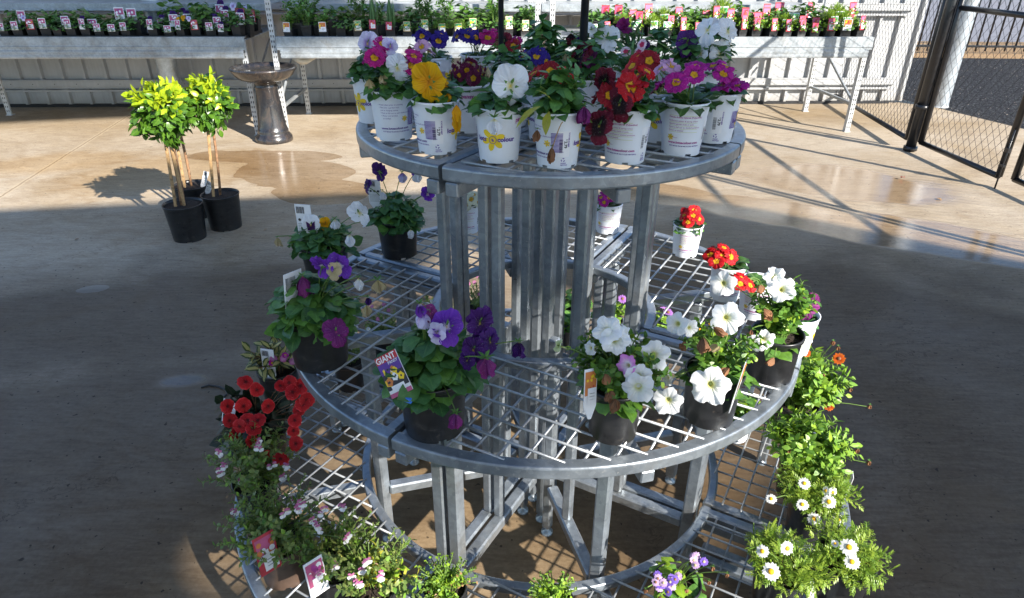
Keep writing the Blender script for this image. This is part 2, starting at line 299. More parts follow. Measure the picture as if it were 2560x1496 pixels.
def water():
    m, t, p = newmat("water"); p.inputs["Base Color"].default_value = (.05, .045, .04, 1); p.inputs["Roughness"].default_value = .03
    n = noise(t, 20, 2, vec=ocoord(t)); bump(t, p, n.outputs[0], .05, .005)
water()
def M(n): return MATS[n]
# ---------------------------------------------------------------- mesh builder
class MB:
    def __init__(s): s.v = []; s.f = []; s.m = []; s.a = []; s.n = 0; s.mats = []; s.smooth = []
    def mi(s, name):
        if name not in s.mats: s.mats.append(name)
        return s.mats.index(name)
    def add(s, V, F, mat, A=None, smooth=True):
        V = np.asarray(V, float).reshape(-1, 3); o = s.n; k = s.mi(mat)
        s.v.append(V); s.n += len(V)
        s.f += [tuple(i+o for i in f) for f in F]; s.m += [k]*len(F); s.smooth += [smooth]*len(F)
        s.a.append(np.zeros((len(V), 3))+.5 if A is None else np.asarray(A, float).reshape(-1, 3))
    def box(s, c, h, mat, rot=None, bev=0.0):      # centre, half sizes, rotation matrix 3x3
        x, y, z = h
        if bev <= 0:
            V = [(i*x, j*y, k*z) for i in (-1, 1) for j in (-1, 1) for k in (-1, 1)]
            F = [(0, 1, 3, 2), (4, 6, 7, 5), (0, 4, 5, 1), (2, 3, 7, 6), (0, 2, 6, 4), (1, 5, 7, 3)]
        else:
            b = min(bev, x*.9, y*.9, z*.9); V = []; F = []
            for i in (-1, 1):
                for j in (-1, 1):
                    for k in (-1, 1):
                        V += [(i*x, j*(y-b), k*(z-b)), (i*(x-b), j*y, k*(z-b)), (i*(x-b), j*(y-b), k*z)]
            def ix(i, j, k, a): return (((i > 0)*2+(j > 0))*2+(k > 0))*3+a
            for i in (-1, 1):
                q = [ix(i, -1, -1, 0), ix(i, 1, -1, 0), ix(i, 1, 1, 0), ix(i, -1, 1, 0)]; F.append(q if i > 0 else q[::-1])
                q = [ix(-1, i, -1, 1), ix(1, i, -1, 1), ix(1, i, 1, 1), ix(-1, i, 1, 1)]; F.append(q[::-1] if i > 0 else q)
                q = [ix(-1, -1, i, 2), ix(1, -1, i, 2), ix(1, 1, i, 2), ix(-1, 1, i, 2)]; F.append(q if i > 0 else q[::-1])
            for i in (-1, 1):
                for j in (-1, 1):
                    F.append([ix(i, j, -1, 0), ix(i, j, -1, 1), ix(i, j, 1, 1), ix(i, j, 1, 0)][::(1 if i*j > 0 else -1)])
                    F.append([ix(i, -1, j, 0), ix(i, 1, j, 0), ix(i, 1, j, 2), ix(i, -1, j, 2)][::(1 if i*j > 0 else -1)])
                    F.append([ix(-1, i, j, 1), ix(-1, i, j, 2), ix(1, i, j, 2), ix(1, i, j, 1)][::(1 if i*j > 0 else -1)])
                    for k in (-1, 1): F.append([ix(i, j, k, 0), ix(i, j, k, 1), ix(i, j, k, 2)][::(1 if i*j*k > 0 else -1)])
        V = np.array(V)
        if rot is not None: V = V @ np.array(rot).T
        s.add(V+np.array(c), F, mat, smooth=False)
    def bar(s, a, b, w, h, mat, bev=0.003, up=(0, 0, 1)):   # rectangular bar from a to b
        a, b = Vector(a), Vector(b); d = (b-a); L = d.length; d.normalize(); u = Vector(up)
        if abs(d.dot(u)) > .98: u = Vector((1, 0, 0)) if up == (0, 0, 1) else Vector((0, 0, 1))
        x = d; y = u.cross(d).normalized(); z = x.cross(y)
        s.box((a+b)/2, (L/2, w/2, h/2), mat, Matrix((x, y, z)).transposed(), bev)
    def tube(s, pts, r, mat, n=6, cap=True, A=None):
        pts = [Vector(p) for p in pts]; rs = r if isinstance(r, (list, tuple)) else [r]*len(pts); V = []; ref = None
        for i, p in enumerate(pts):
            d = (pts[min(i+1, len(pts)-1)]-pts[max(i-1, 0)]).normalized()
            if ref is None: ref = Vector((0, 0, 1)) if abs(d.z) < .9 else Vector((1, 0, 0))
            x = (ref-d*ref.dot(d)).normalized(); y = d.cross(x); ref = x
            for k in range(n):
                a = 2*pi*k/n; V.append(p+(x*cos(a)+y*sin(a))*rs[i])
        F = []
        for i in range(len(pts)-1):
            for k in range(n): F.append((i*n+k, i*n+(k+1) % n, (i+1)*n+(k+1) % n, (i+1)*n+k))
        if cap: F.append(tuple(range(n))[::-1]); F.append(tuple((len(pts)-1)*n+k for k in range(n)))
        s.add([tuple(v) for v in V], F, mat, A)
    def lathe(s, prof, mat, n=32, c=(0, 0, 0), skip=None, capb=False, capt=False):
        V = []; F = []
        for (r, z) in prof:
            for k in range(n): a = 2*pi*k/n; V.append((c[0]+r*cos(a), c[1]+r*sin(a), c[2]+z))
        for i in range(len(prof)-1):
            for k in range(n):
                if skip and skip(i, k): continue
                F.append((i*n+k, i*n+(k+1) % n, (i+1)*n+(k+1) % n, (i+1)*n+k))
        if capb: F.append(tuple(range(n))[::-1])
        if capt: F.append(tuple((len(prof)-1)*n+k for k in range(n)))
        s.add(V, F, mat)
    def grid(s, P, nu, nv, mat, Mx, A):
        P = np.asarray(P, float).reshape(-1, 3); m = np.array(Mx)
        V = P @ m[:3, :3].T + m[:3, 3]
        F = [(i*nv+j, (i+1)*nv+j, (i+1)*nv+j+1, i*nv+j+1) for i in range(nu-1) for j in range(nv-1)]
        s.add(V, F, mat, A)
    def build(s, name, parent=None, loc=None, rot=None):
        me = bpy.data.meshes.new(name)
        V = np.concatenate(s.v) if s.v else np.zeros((0, 3)); me.from_pydata(V.tolist(), [], s.f)
        for k in s.mats: me.materials.append(M(k))
        me.polygons.foreach_set("material_index", s.m); me.polygons.foreach_set("use_smooth", s.smooth)
        A = np.concatenate(s.a) if s.a else np.zeros((0, 3)); at_ = me.color_attributes.new("pt", 'FLOAT_COLOR', 'POINT')
        at_.data.foreach_set("color", np.concatenate([A, np.ones((len(A), 1))], 1).ravel())
        me.update()
        o = bpy.data.objects.new(name, me); COL.objects.link(o)
        if parent: o.parent = parent
        if loc is not None: o.location = loc
        if rot is not None: o.rotation_euler = rot
        return o
def tag(o, label=None, cat=None, group=None, kind=None):
    if label: o["label"] = label
    if cat: o["category"] = cat
    if group: o["group"] = group
    if kind: o["kind"] = kind
    return o
def thing(name, label, cat, loc=(0, 0, 0), rz=0, group=None):
    o = bpy.data.objects.new(name, None); COL.objects.link(o); o.location = loc; o.rotation_euler = (0, 0, rz); o.empty_display_size = .1
    return tag(o, label, cat, group)
def dup(o, parent=None):
    c = o.copy(); COL.objects.link(c); c.parent = parent
    for ch in o.children: dup(ch, c)
    return c
def frame(pos, d, up=Vector((0, 0, 1)), roll=0):
    """matrix with local x along d, local z nearest to up"""
    x = Vector(d).normalized(); u = Vector(up)
    if abs(x.dot(u)) > .97: u = Vector((x.y+.3, -x.x+.2, .1))
    y = u.cross(x).normalized(); z = x.cross(y)
    m = Matrix((x, y, z)).transposed().to_4x4(); m.translation = Vector(pos)
    return m @ Matrix.Rotation(roll, 4, 'X') if roll else m
def facing(pos, n, spin=0):
    n = Vector(n).normalized(); u = Vector((0, 0, 1)) if abs(n.z) < .95 else Vector((0, 1, 0))
    x = u.cross(n).normalized(); y = n.cross(x); m = Matrix((x, y, n)).transposed().to_4x4(); m.translation = Vector(pos)
    return m @ Matrix.Rotation(spin, 4, 'Z')
# leaf: local x along, y across, z normal
def leaf(mb, Mx, L, W, mat, bend=.3, fold=.15, pw=1.0, peak=.45, wav=0, nu=6, nv=3, g=None, tip=0.0):
    P = []; A = []; g = rnd() if g is None else g; ph = U(0, 6)
    for i in range(nu):
        t = i/(nu-1); tt = t**(math.log(.5)/math.log(peak)); wd = W*.5*max(tip*t, max(0, sin(pi*tt))**pw)+L*.012
        th = bend*t; x = L*(sin(th)/bend if abs(bend) > .01 else t); z = -L*((1-cos(th))/bend if abs(bend) > .01 else 0)
        for j in range(nv):
            q = j/(nv-1)*2-1; P.append((x, q*wd, z+fold*abs(q)*wd+wav*W*sin(ph+t*11+q*2)*abs(q))); A.append((t, g, j/(nv-1)))
    mb.grid(P, nu, nv, mat, Mx, A)
# petal: local x radial, y across
def petal(mb, Mx, L, W, mat, cup=.2, back=0, ruf=.06, notch=0, peak=.65, pw=.7, nu=7, nv=7, r0=.0, g=None, k=3.0):
    P = []; A = []; g = rnd() if g is None else g; ph = U(0, 6)
    for i in range(nu):
        t = i/(nu-1)
        for j in range(nv):
            q = j/(nv-1)*2-1
            tt = t**(math.log(.5)/math.log(peak)); wd = W*.5*(max(0, sin(pi*min(tt, .999)))**pw)
            # rounded outline: outer edge is an arc with an optional notch
            x = r0+L*(t-.22*t*t*q*q*2*.5-notch*t**3*math.exp(-(q*3.2)**2))
            wd = W*.5*min(1, (t/peak)**pw if t < peak else sqrt(max(.0, 1-((t-peak)/(1.02-peak))**2*.45)))
            y = q*wd
            z = cup*L*t*t-back*L*t**3+ruf*L*t*t*sin(ph+q*k*2.2+t*2)+ruf*.5*L*t*sin(ph*2+q*7)
            P.append((x, y, z)); A.append((t, g, j/(nv-1)))
    mb.grid(P, nu, nv, mat, Mx, A)
def pansy(mb, Mx, R, mat, mat2=None, flop=0.0, wilt=0):
    # local z = face normal, local y = up
    mat2 = mat2 or mat
    def rz(a, dz=0, tilt=0): return Mx @ Matrix.Translation((0, 0, dz)) @ Matrix.Rotation(a, 4, 'Z') @ Matrix.Rotation(tilt, 4, 'Y')
    for sgn in (-1, 1):
        petal(mb, rz(radians(90+28*sgn), -.0012+.0006*sgn, .12-flop+U(-.1, .1)), R*1.0, R*1.12, mat2, .12, .1, .1, 0, .6, .6, 8, 7)
    for sgn in (-1, 1):
        petal(mb, rz(radians(90+93*sgn), .0016, -.05+U(-.12, .1)), R*.82, R*.92, mat, .08, .18, .1, 0, .62, .6, 8, 7)
    petal(mb, rz(radians(-90), .0024, .02+flop+U(-.1, .15)), R*1.08, R*1.0, mat, .1, .3, .1, .12, .66, .6, 8, 7)
def calyx(mb, Mx, R, n=5, mat="pansy_leaf_light"):
    for k in range(n):
        a = 2*pi*k/n; leaf(mb, Mx @ Matrix.Rotation(a, 4, 'Z') @ Matrix.Rotation(-.5, 4, 'Y'), R, R*.35, mat, .3, .1, nu=4)
def bell(mb, Mx, R, L, mat, n=5, ruf=.12):
    """closed hanging bloom: petals folded down along local -z"""
    for k in range(n):
        a = 2*pi*k/n+U(-.2, .2); petal(mb, Mx @ Matrix.Rotation(a, 4, 'Z') @ Matrix.Rotation(radians(U(52, 74)), 4, 'Y'), L*U(.85, 1.1), R*1.5, mat, -.25, 0, ruf, 0, .6, .6, 6, 6)
    calyx(mb, Mx @ Matrix.Translation((0, 0, .001)), R*.8)
def primrose(mb, Mx, R, mat, n=6, cup=.12, nt=.14):
    for k in range(n):
        a = 2*pi*k/n+U(-.06, .06)
        petal(mb, Mx @ Matrix.Translation((0, 0, .0007*(k % 2))) @ Matrix.Rotation(a, 4, 'Z') @ Matrix.Rotation(U(-.3, .12), 4, 'Y') @ Matrix.Rotation(U(-.15, .25), 4, 'X'), R*U(.9, 1.05), R*(.98 if n > 5 else 1.12), mat, cup, .2, .1, nt, .7, .95, 8, 7)
def impatiens(mb, Mx, R, mat):
    for k in range(5):
        a = 2*pi*k/5+U(-.1, .1)
        petal(mb, Mx @ Matrix.Translation((0, 0, .0008*(k % 3))) @ Matrix.Rotation(a, 4, 'Z') @ Matrix.Rotation(U(-.12, .12), 4, 'Y') @ Matrix.Rotation(U(-.12, .12), 4, 'X'), R*U(.85, 1.1), R*1.15, mat, .02, .12, .04, .13, .68, .8, 8, 7)
def petunia(mb, Mx, R, mat, tube=True, tl=1.1):
    nu, nv = 9, 41; P = []; A = []; g = rnd(); ph = U(0, 6)
    for i in range(nu):
        t = i/(nu-1)
        for j in range(nv):
            a = 2*pi*j/(nv-1); lobe = 1-.2*(abs(cos(2.5*a))**5)*t**3-.05*(sin(11*a+ph))**2*t**4
            r = R*(.09+.91*t**1.35)*lobe; z = R*(-.55*(1-t)**2.2)+R*.13*t*t*sin(5*a+ph)+R*.07*t**2*sin(13*a+ph*2)+R*.1*t*t*cos(2*a+ph)-R*.16*t**3
            P.append((r*cos(a), r*sin(a), z)); A.append((t, g, (a/(2*pi)*2.5) % 1))
    mb.grid(P, nu, nv, mat, Mx, A)
    if tube:
        V = [Mx @ Vector((0, 0, -R*.54)), Mx @ Vector((0, 0, -R*1.0)), Mx @ Vector((0, -R*.05, -R*(1.0+tl*.5)))]
        mb.tube(V, [R*.13, R*.1, R*.06], "petunia_tube", 8)
        calyx(mb, Mx @ Matrix.Translation((0, 0, -R*(1+tl*.5))), R*.45, 5, "petunia_leaf")
def daisy(mb, Mx, R, mat, eye, n=16, w=.3, droop=.1, er=.28):
    for k in range(n):
        a = 2*pi*(k+U(-.2, .2))/n; petal(mb, Mx @ Matrix.Rotation(a, 4, 'Z') @ Matrix.Rotation(droop*U(.2, 1.6), 4, 'Y'), R*U(.9, 1.03), R*w*1.25, mat, -.05, 0, .02, .04, .6, .35, 5, 3, r0=0)
    V = []; F = []; nn = 10
    for i, (r, z) in enumerate(((er, .02), (er*.95, .1), (er*.6, .16), (.01, .18))):
        for k in range(nn): a = 2*pi*k/nn; V.append(Mx @ Vector((R*r*cos(a), R*r*sin(a), R*z)))
    for i in range(3):
        for k in range(nn): F.append((i*nn+k, i*nn+(k+1) % nn, (i+1)*nn+(k+1) % nn, (i+1)*nn+k))
    mb.add([tuple(v) for v in V], F, eye)
def curve(a, b, bow=(0, 0, .02), n=5):
    a, b, c = Vector(a), Vector(b), Vector(bow); return [a.lerp(b, i/(n-1))+c*(4*(i/(n-1))*(1-i/(n-1))) for i in range(n)]
# ---------------------------------------------------------------- foliage kinds (local frame: soil centre at origin)
def dome(mb, n, R, H, L, W, mat, mats2=None, z0=0, up=.5, **kw):
    for i in range(n):
        a = U(0, 2*pi); e = math.acos(U(0, 1)); q = U(.35, 1)**.6
        c = Vector((cos(a)*sin(e)*R*q, sin(a)*sin(e)*R*q, z0+cos(e)*H*q))
        d = Vector((cos(a+U(-.7, .7)), sin(a+U(-.7, .7)), up*U(-.6, 1.1)*(1.2 if e < .6 else .6)))
        nrm = Vector((cos(a)*sin(e)*.6+U(-.4, .4), sin(a)*sin(e)*.6+U(-.4, .4), 1))
        mt = mats2[0] if mats2 and rnd() < mats2[1] else mat
        l = L*U(.65, 1.15); leaf(mb, frame(c-d.normalized()*l*.5, d, nrm), l, W*U(.8, 1.15), mt, U(.2, 1.0), U(-.1, .35), **kw)
def stems(mb, n, R, H, mat, r=.0016):
    for i in range(n):
        a = U(0, 2*pi); q = U(.3, .85); mb.tube(curve((U(-.01, .01), U(-.01, .01), 0), (cos(a)*R*q, sin(a)*R*q, H*U(.4, .9)), (0, 0, .01), 4), r, mat, 4, False)
def sprigs(mb, n, R, H, mat, nl=14, L=.02, W=.006, r=.0013, lean=.5, z0=0, stem="stem_green", mats2=None, R0=.3):
    tips = []
    for i in range(n):
        a = U(0, 2*pi); q = sqrt(U(.02, 1)); b = Vector((cos(a)*R*R0*q, sin(a)*R*R0*q, z0)); e = Vector((cos(a)*R*q, sin(a)*R*q, z0+H*U(.6, 1.05)*(1-.35*q*q)))
        pts = curve(b, e, (cos(a)*R*-.1, sin(a)*R*-.1, H*.1), 6); mb.tube(pts, r, stem, 4, False); tips.append(e)
        for k in range(nl):
            t = .2+.8*k/(nl-1); f = t*5; i0 = min(4, int(f)); p = pts[i0].lerp(pts[i0+1], f-i0); ax = (pts[i0+1]-pts[i0]).normalized()
            aa = k*2.4+U(-.3, .3); rd = frame(p, ax) @ Vector((0, cos(aa), sin(aa), 0)) if False else (Matrix.Rotation(aa, 3, ax) @ ax.orthogonal().normalized())
            d = rd*1.0+ax*U(.3, 1.0); mt = mats2[0] if mats2 and rnd() < mats2[1] else mat
            leaf(mb, frame(p, d, ax+Vector((0, 0, .3))), L*U(.6, 1.15)*(1.1-.4*t), W*U(.8, 1.2), mt, U(-.2, .6), .1, nu=4)
    return tips
def feather(mb, n, R, H, mat, z0=0, L=.02, stem="stem_green", nl=9):
    for i in range(n):
        a = U(0, 2*pi); q = sqrt(U(.02, 1)); b = Vector((cos(a)*R*.3*q, sin(a)*R*.3*q, z0)); e = Vector((cos(a)*R*q, sin(a)*R*q, z0+H*U(.5, 1.05)*(1-.4*q*q)))
        pts = curve(b, e, (0, 0, H*.15), 5); mb.tube(pts, .001, stem, 3, False)
        for k in range(nl):
            t = .35+.65*k/(nl-1); f = t*4; i0 = min(3, int(f)); p = pts[i0].lerp(pts[i0+1], f-i0); ax = (pts[i0+1]-pts[i0]).normalized()
            aa = k*2.4; rd = Matrix.Rotation(aa, 3, ax) @ ax.orthogonal().normalized(); d = (rd+ax*.9).normalized(); l = L*U(.7, 1.2); g = rnd()
            leaf(mb, frame(p, d), l, l*.12, mat, .3, 0, nu=3, nv=2, g=g, pw=.4)
            for s_ in (-1, 1):
                for tt in (.35, .6, .8):
                    d2 = (d*.8+d.cross(ax).normalized()*s_*.8).normalized(); leaf(mb, frame(p+d*l*tt, d2), l*.45*(1.2-tt*.5), l*.12, mat, .2, 0, nu=3, nv=2, g=g, pw=.4)
# ---------------------------------------------------------------- text
_tc = {}
def textmesh(s, size, bold=0.0, align='LEFT'):
    key = (s, size, bold, align)
    if key not in _tc:
        cu = bpy.data.curves.new("txt", 'FONT'); cu.body = s; cu.size = size; cu.offset = bold; cu.align_x = align; cu.resolution_u = 2
        o = bpy.data.objects.new("txt", cu); COL.objects.link(o); dg = bpy.context.evaluated_depsgraph_get(); me = bpy.data.meshes.new_from_object(o.evaluated_get(dg))
        V = np.zeros(len(me.vertices)*3); me.vertices.foreach_get("co", V); F = [tuple(p.vertices) for p in me.polygons]
        bpy.data.objects.remove(o); bpy.data.curves.remove(cu); bpy.data.meshes.remove(me); _tc[key] = (V.reshape(-1, 3), F)
    return _tc[key]
def wrap(mb, V, F, mat, ang, z, rfun, rot=0, eps=.0008):
    x, y = V[:, 0], V[:, 1]
    if rot: x, y = x*cos(rot)-y*sin(rot), x*sin(rot)+y*cos(rot)
    zz = z+y; r = rfun(zz)+eps; a = ang+x/rfun(z)
    mb.add(np.stack([r*np.cos(a), r*np.sin(a), zz], 1), F, mat, smooth=False)
def wtext(mb, s, size, mat, ang, z, rfun, rot=0, bold=0.0, eps=.0008):
    V, F = textmesh(s, size, bold); wrap(mb, V, F, mat, ang, z, rfun, rot, eps)
def flat(mb, poly, mat, ang, z, rfun, eps=.0006, rot=0):
    # subdivide polygon given as rectangle (x0,y0,x1,y1) or fan outline
    if len(poly) == 4 and not isinstance(poly[0], tuple):
        x0, y0, x1, y1 = poly; n = max(2, int(abs(x1-x0)/.006)+2); V = []; F = []
        for i in range(n):
            x = x0+(x1-x0)*i/(n-1); V += [(x, y0, 0), (x, y1, 0)]
        F = [(2*i, 2*i+2, 2*i+3, 2*i+1) for i in range(n-1)]
    else: V = [(*p, 0) for p in poly]; F = [tuple(range(len(V)))]
    wrap(mb, np.array(V, float), F, mat, ang, z, rfun, rot, eps)
def star(cx, cy, R, r, n, a0=0): return [(cx+(R if k % 2 == 0 else r)*cos(a0+pi*k/n), cy+(R if k % 2 == 0 else r)*sin(a0+pi*k/n)) for k in range(2*n)]
def petals_flat(mb, cx, cy, R, mat, ang, z, rf, n=6, eps=.0006):
    for k in range(n):
        a = 2*pi*k/n+.3; pts = []
        for q, wd in ((0, .02), (.35, .2), (.65, .25), (.88, .17), (1, .0), (.88, -.17), (.65, -.25), (.35, -.2)):
            pts.append((cx+R*(q*cos(a)-wd*sin(a)), cy+R*(q*sin(a)+wd*cos(a))))
        flat(mb, pts, mat, ang, z, rf, eps+.00004*k)
WH, WR, WB = .112, .052, .041
def wr(z): return WB+(WR-.002-WB)*np.clip(z/(WH-.01), 0, 1)
def recycle(mb, ang, z, rf, mat, R=.0045):
    for k in range(3):
        a0 = pi/2+2*pi*k/3; V = []
        o = [(R*cos(a0+q), R*sin(a0+q)) for q in (-.8, -.3, .3)]; i_ = [(R*.55*cos(a0+q), R*.55*sin(a0+q)) for q in (.3, -.3, -.8)]
        flat(mb, o+i_, mat, ang, z, rf)
def white_pot_mesh(kind):
    mb = MB()
    n = 64
    def skip(i, k): return i == 0 and (k % 16) in (3, 4, 5)
    mb.lathe([(WB, 0), (WB+.0007, .005), (WR-.0035, .088), (WR-.0025, .092), (WR-.002, .106), (WR, .108), (WR, WH), (WR-.003, WH), (WR-.005, .09), (WB-.003, .006)], "white_plastic", n, skip=skip)
    mb.lathe([(WB-.002, .006), (.001, .006)], "white_plastic", 32)
    pr = MB(); ink = "ink_purple" if kind == 'pansy' else "ink_magenta"
    rf = wr
    # local angle 0 faces +x; text runs with increasing angle when seen from outside
    def A(d): return radians(d)
    if kind == 'pansy':
        for k, s in enumerate(["Water plant prior to planting", "Plant into a garden bed,", "  pot or hanging basket", "Plant in full sun to part shade position", "Water and fertilise", "  as needed"]):
            wtext(pr, ("" if s[0] == ' ' else "\u2022 ")+s, .0046, "ink_purple", A(-40+k*1.5), .083-k*.0062, rf)
    else:
        wtext(pr, "Primula Acaulis Hybrida (Polyanthus)", .0048, "ink_magenta", A(-38), .083, rf, bold=.0001)
        for k, s in enumerate(["Perfect for winter & spring colour", "Ideal for garden beds or pots", "Grow in full sun or shaded positions", "Water as needed"]):
            wtext(pr, s, .0045, "ink_magenta", A(-38), .0755-k*.0068, rf)
            flat(pr, (0, -.0024, .062, -.0018), "ink_lime", A(-38), .0755-k*.0068, rf)
        flat(pr, (0, .0046, .062, .0052), "ink_lime", A(-38), .083, rf)
    petals_flat(pr, .0, .0, .0075, "ink_yellow", A(-32 if kind != 'pansy' else 34), .041 if kind != 'pansy' else .052, rf)
    wtext(pr, "lots a colour", .0032, ink, A(-34 if kind != 'pansy' else 24), .040 if kind != 'pansy' else .051, rf, eps=.0011)
    wtext(pr, "www.lotsacolour.com", .0073, ink, A(-38), .028, rf, bold=.00025)
    wtext(pr, "POT MADE FROM RECYCLED MATERIAL", .0037, "ink_purple", A(-34), .0215, rf, bold=.0001)
    # price sticker
    a = 78
    flat(pr, (-.011, .025, .012, .078), "white_sticker", A(a), 0, rf, .0004)
    x = -.010; random.seed(3)
    yy = .034
    while yy < .062:
        h = U(.0004, .0012); flat(pr, (-.0085, yy, -.002, yy+h), "ink_black", A(a), 0, rf); yy += h+U(.0004, .001)
    wtext(pr, "2.79", .0085, "ink_black", A(a+1), .058, rf, rot=-pi/2, bold=.0003)
    wtext(pr, "$", .005, "ink_black", A(a+5), .062, rf, rot=-pi/2)
    wtext(pr, "9 317182 014857", .0042, "ink_purple", A(a+11), .075, rf, rot=-pi/2, bold=.0002)
    recycle(pr, A(a), .019, rf, "ink_purple"); wtext(pr, "PLEASE", .0034, "ink_purple", A(a-6), .0108, rf, bold=.0001); wtext(pr, "RECYCLE", .0034, "ink_purple", A(a-6.5), .0070, rf, bold=.0001)
    # purple bar block
    x = 0
    yy = 0
    flat(pr, (0, .035, .02, .036), "ink_purple", A(50 if kind == 'pansy' else 120), 0, rf)
    for k in range(15): flat(pr, (0, .036+k*.0026, .021, .0375+k*.0026), "ink_purple", A(45 if kind == 'pansy' else 118), 0, rf)
    # logo
    b = 150 if kind == 'pansy' else 170
    petals_flat(pr, 0, .0, .026, "ink_yellow", A(b), .052, rf)
    wtext(pr, "lots", .014, "ink_purple", A(b-44), .047, rf, bold=.0004, eps=.0012)
    wtext(pr, "a", .012, "ink_purple", A(b-3.5), .0475, rf, bold=.0003, eps=.0012)
    ring = [(.008*cos(k*pi/10), .0035+.008*sin(k*pi/10)) for k in range(21)]
    for k in range(20):
        (x0, y0), (x1, y1) = ring[k], ring[k+1]; flat(pr, [(x0, y0), (x1, y1), (x1*.87, .0035+(y1-.0035)*.87), (x0*.87, .0035+(y0-.0035)*.87)], "ink_purple", A(b), .047, rf, .0012)
    wtext(pr, "colour", .0135, "ink_purple", A(b+12), .047, rf, bold=.0004, eps=.0012)
    wtext(pr, "pansy" if kind == 'pansy' else "polys", .013, "ink_magenta", A(b+60), .085, rf, bold=.0003)
    return mb, pr
_pots = {}
def white_pot(parent, kind, ang):
    if kind not in _pots:
        a, b = white_pot_mesh(kind); _pots[kind] = (a.build("pot"), b.build("printed_text"))
        for o in _pots[kind]: COL.objects.unlink(o)
        s = MB(); s.lathe([(WR-.006, .098), (WR*.5, .1), (.001, .101)], "soil", 20); _pots['soil'] = s.build("soil"); COL.objects.unlink(_pots['soil'])
    a, b = _pots[kind]
    p = a.copy(); COL.objects.link(p); p.parent = parent; p.rotation_euler = (0, 0, ang)
    q = b.copy(); COL.objects.link(q); q.parent = p
    s = _pots['soil'].copy(); COL.objects.link(s); s.parent = parent
    return WH-.012
def black_pot(parent, R, H, taper=.8, lip=.012, handle=False, mat="black_plastic"):
    mb = MB(); rb = R*taper; n = 48
    def skip(i, k): return i == 0 and (k % 12) in (2, 3)
    mb.lathe([(rb, 0), (rb+.0005, .006), (R-.005, H-lip-.004), (R-.003, H-lip), (R-.001, H-lip+.001), (R, H-.003), (R-.001, H), (R-.004, H), (R-.007, H-.02), (rb-.004, .008)], mat, n, skip=skip)
    mb.lathe([(rb-.003, .008), (.001, .008)], mat, 24); mb.build("pot", parent)
    s = MB(); rs = R-.008; nn = 24
    s.lathe([(rs, H-.018), (rs*.7, H-.012), (rs*.35, H-.014), (.001, H-.01)], "soil", nn)
    for k in range(60):
        a = U(0, 6.28); q = sqrt(rnd())*rs*.95; s.box((q*cos(a), q*sin(a), H-.011), (U(.001, .003), U(.001, .002), .001), "soil", Euler((rnd(), rnd(), rnd()*3)).to_matrix())
    s.build("soil", parent); return H-.014
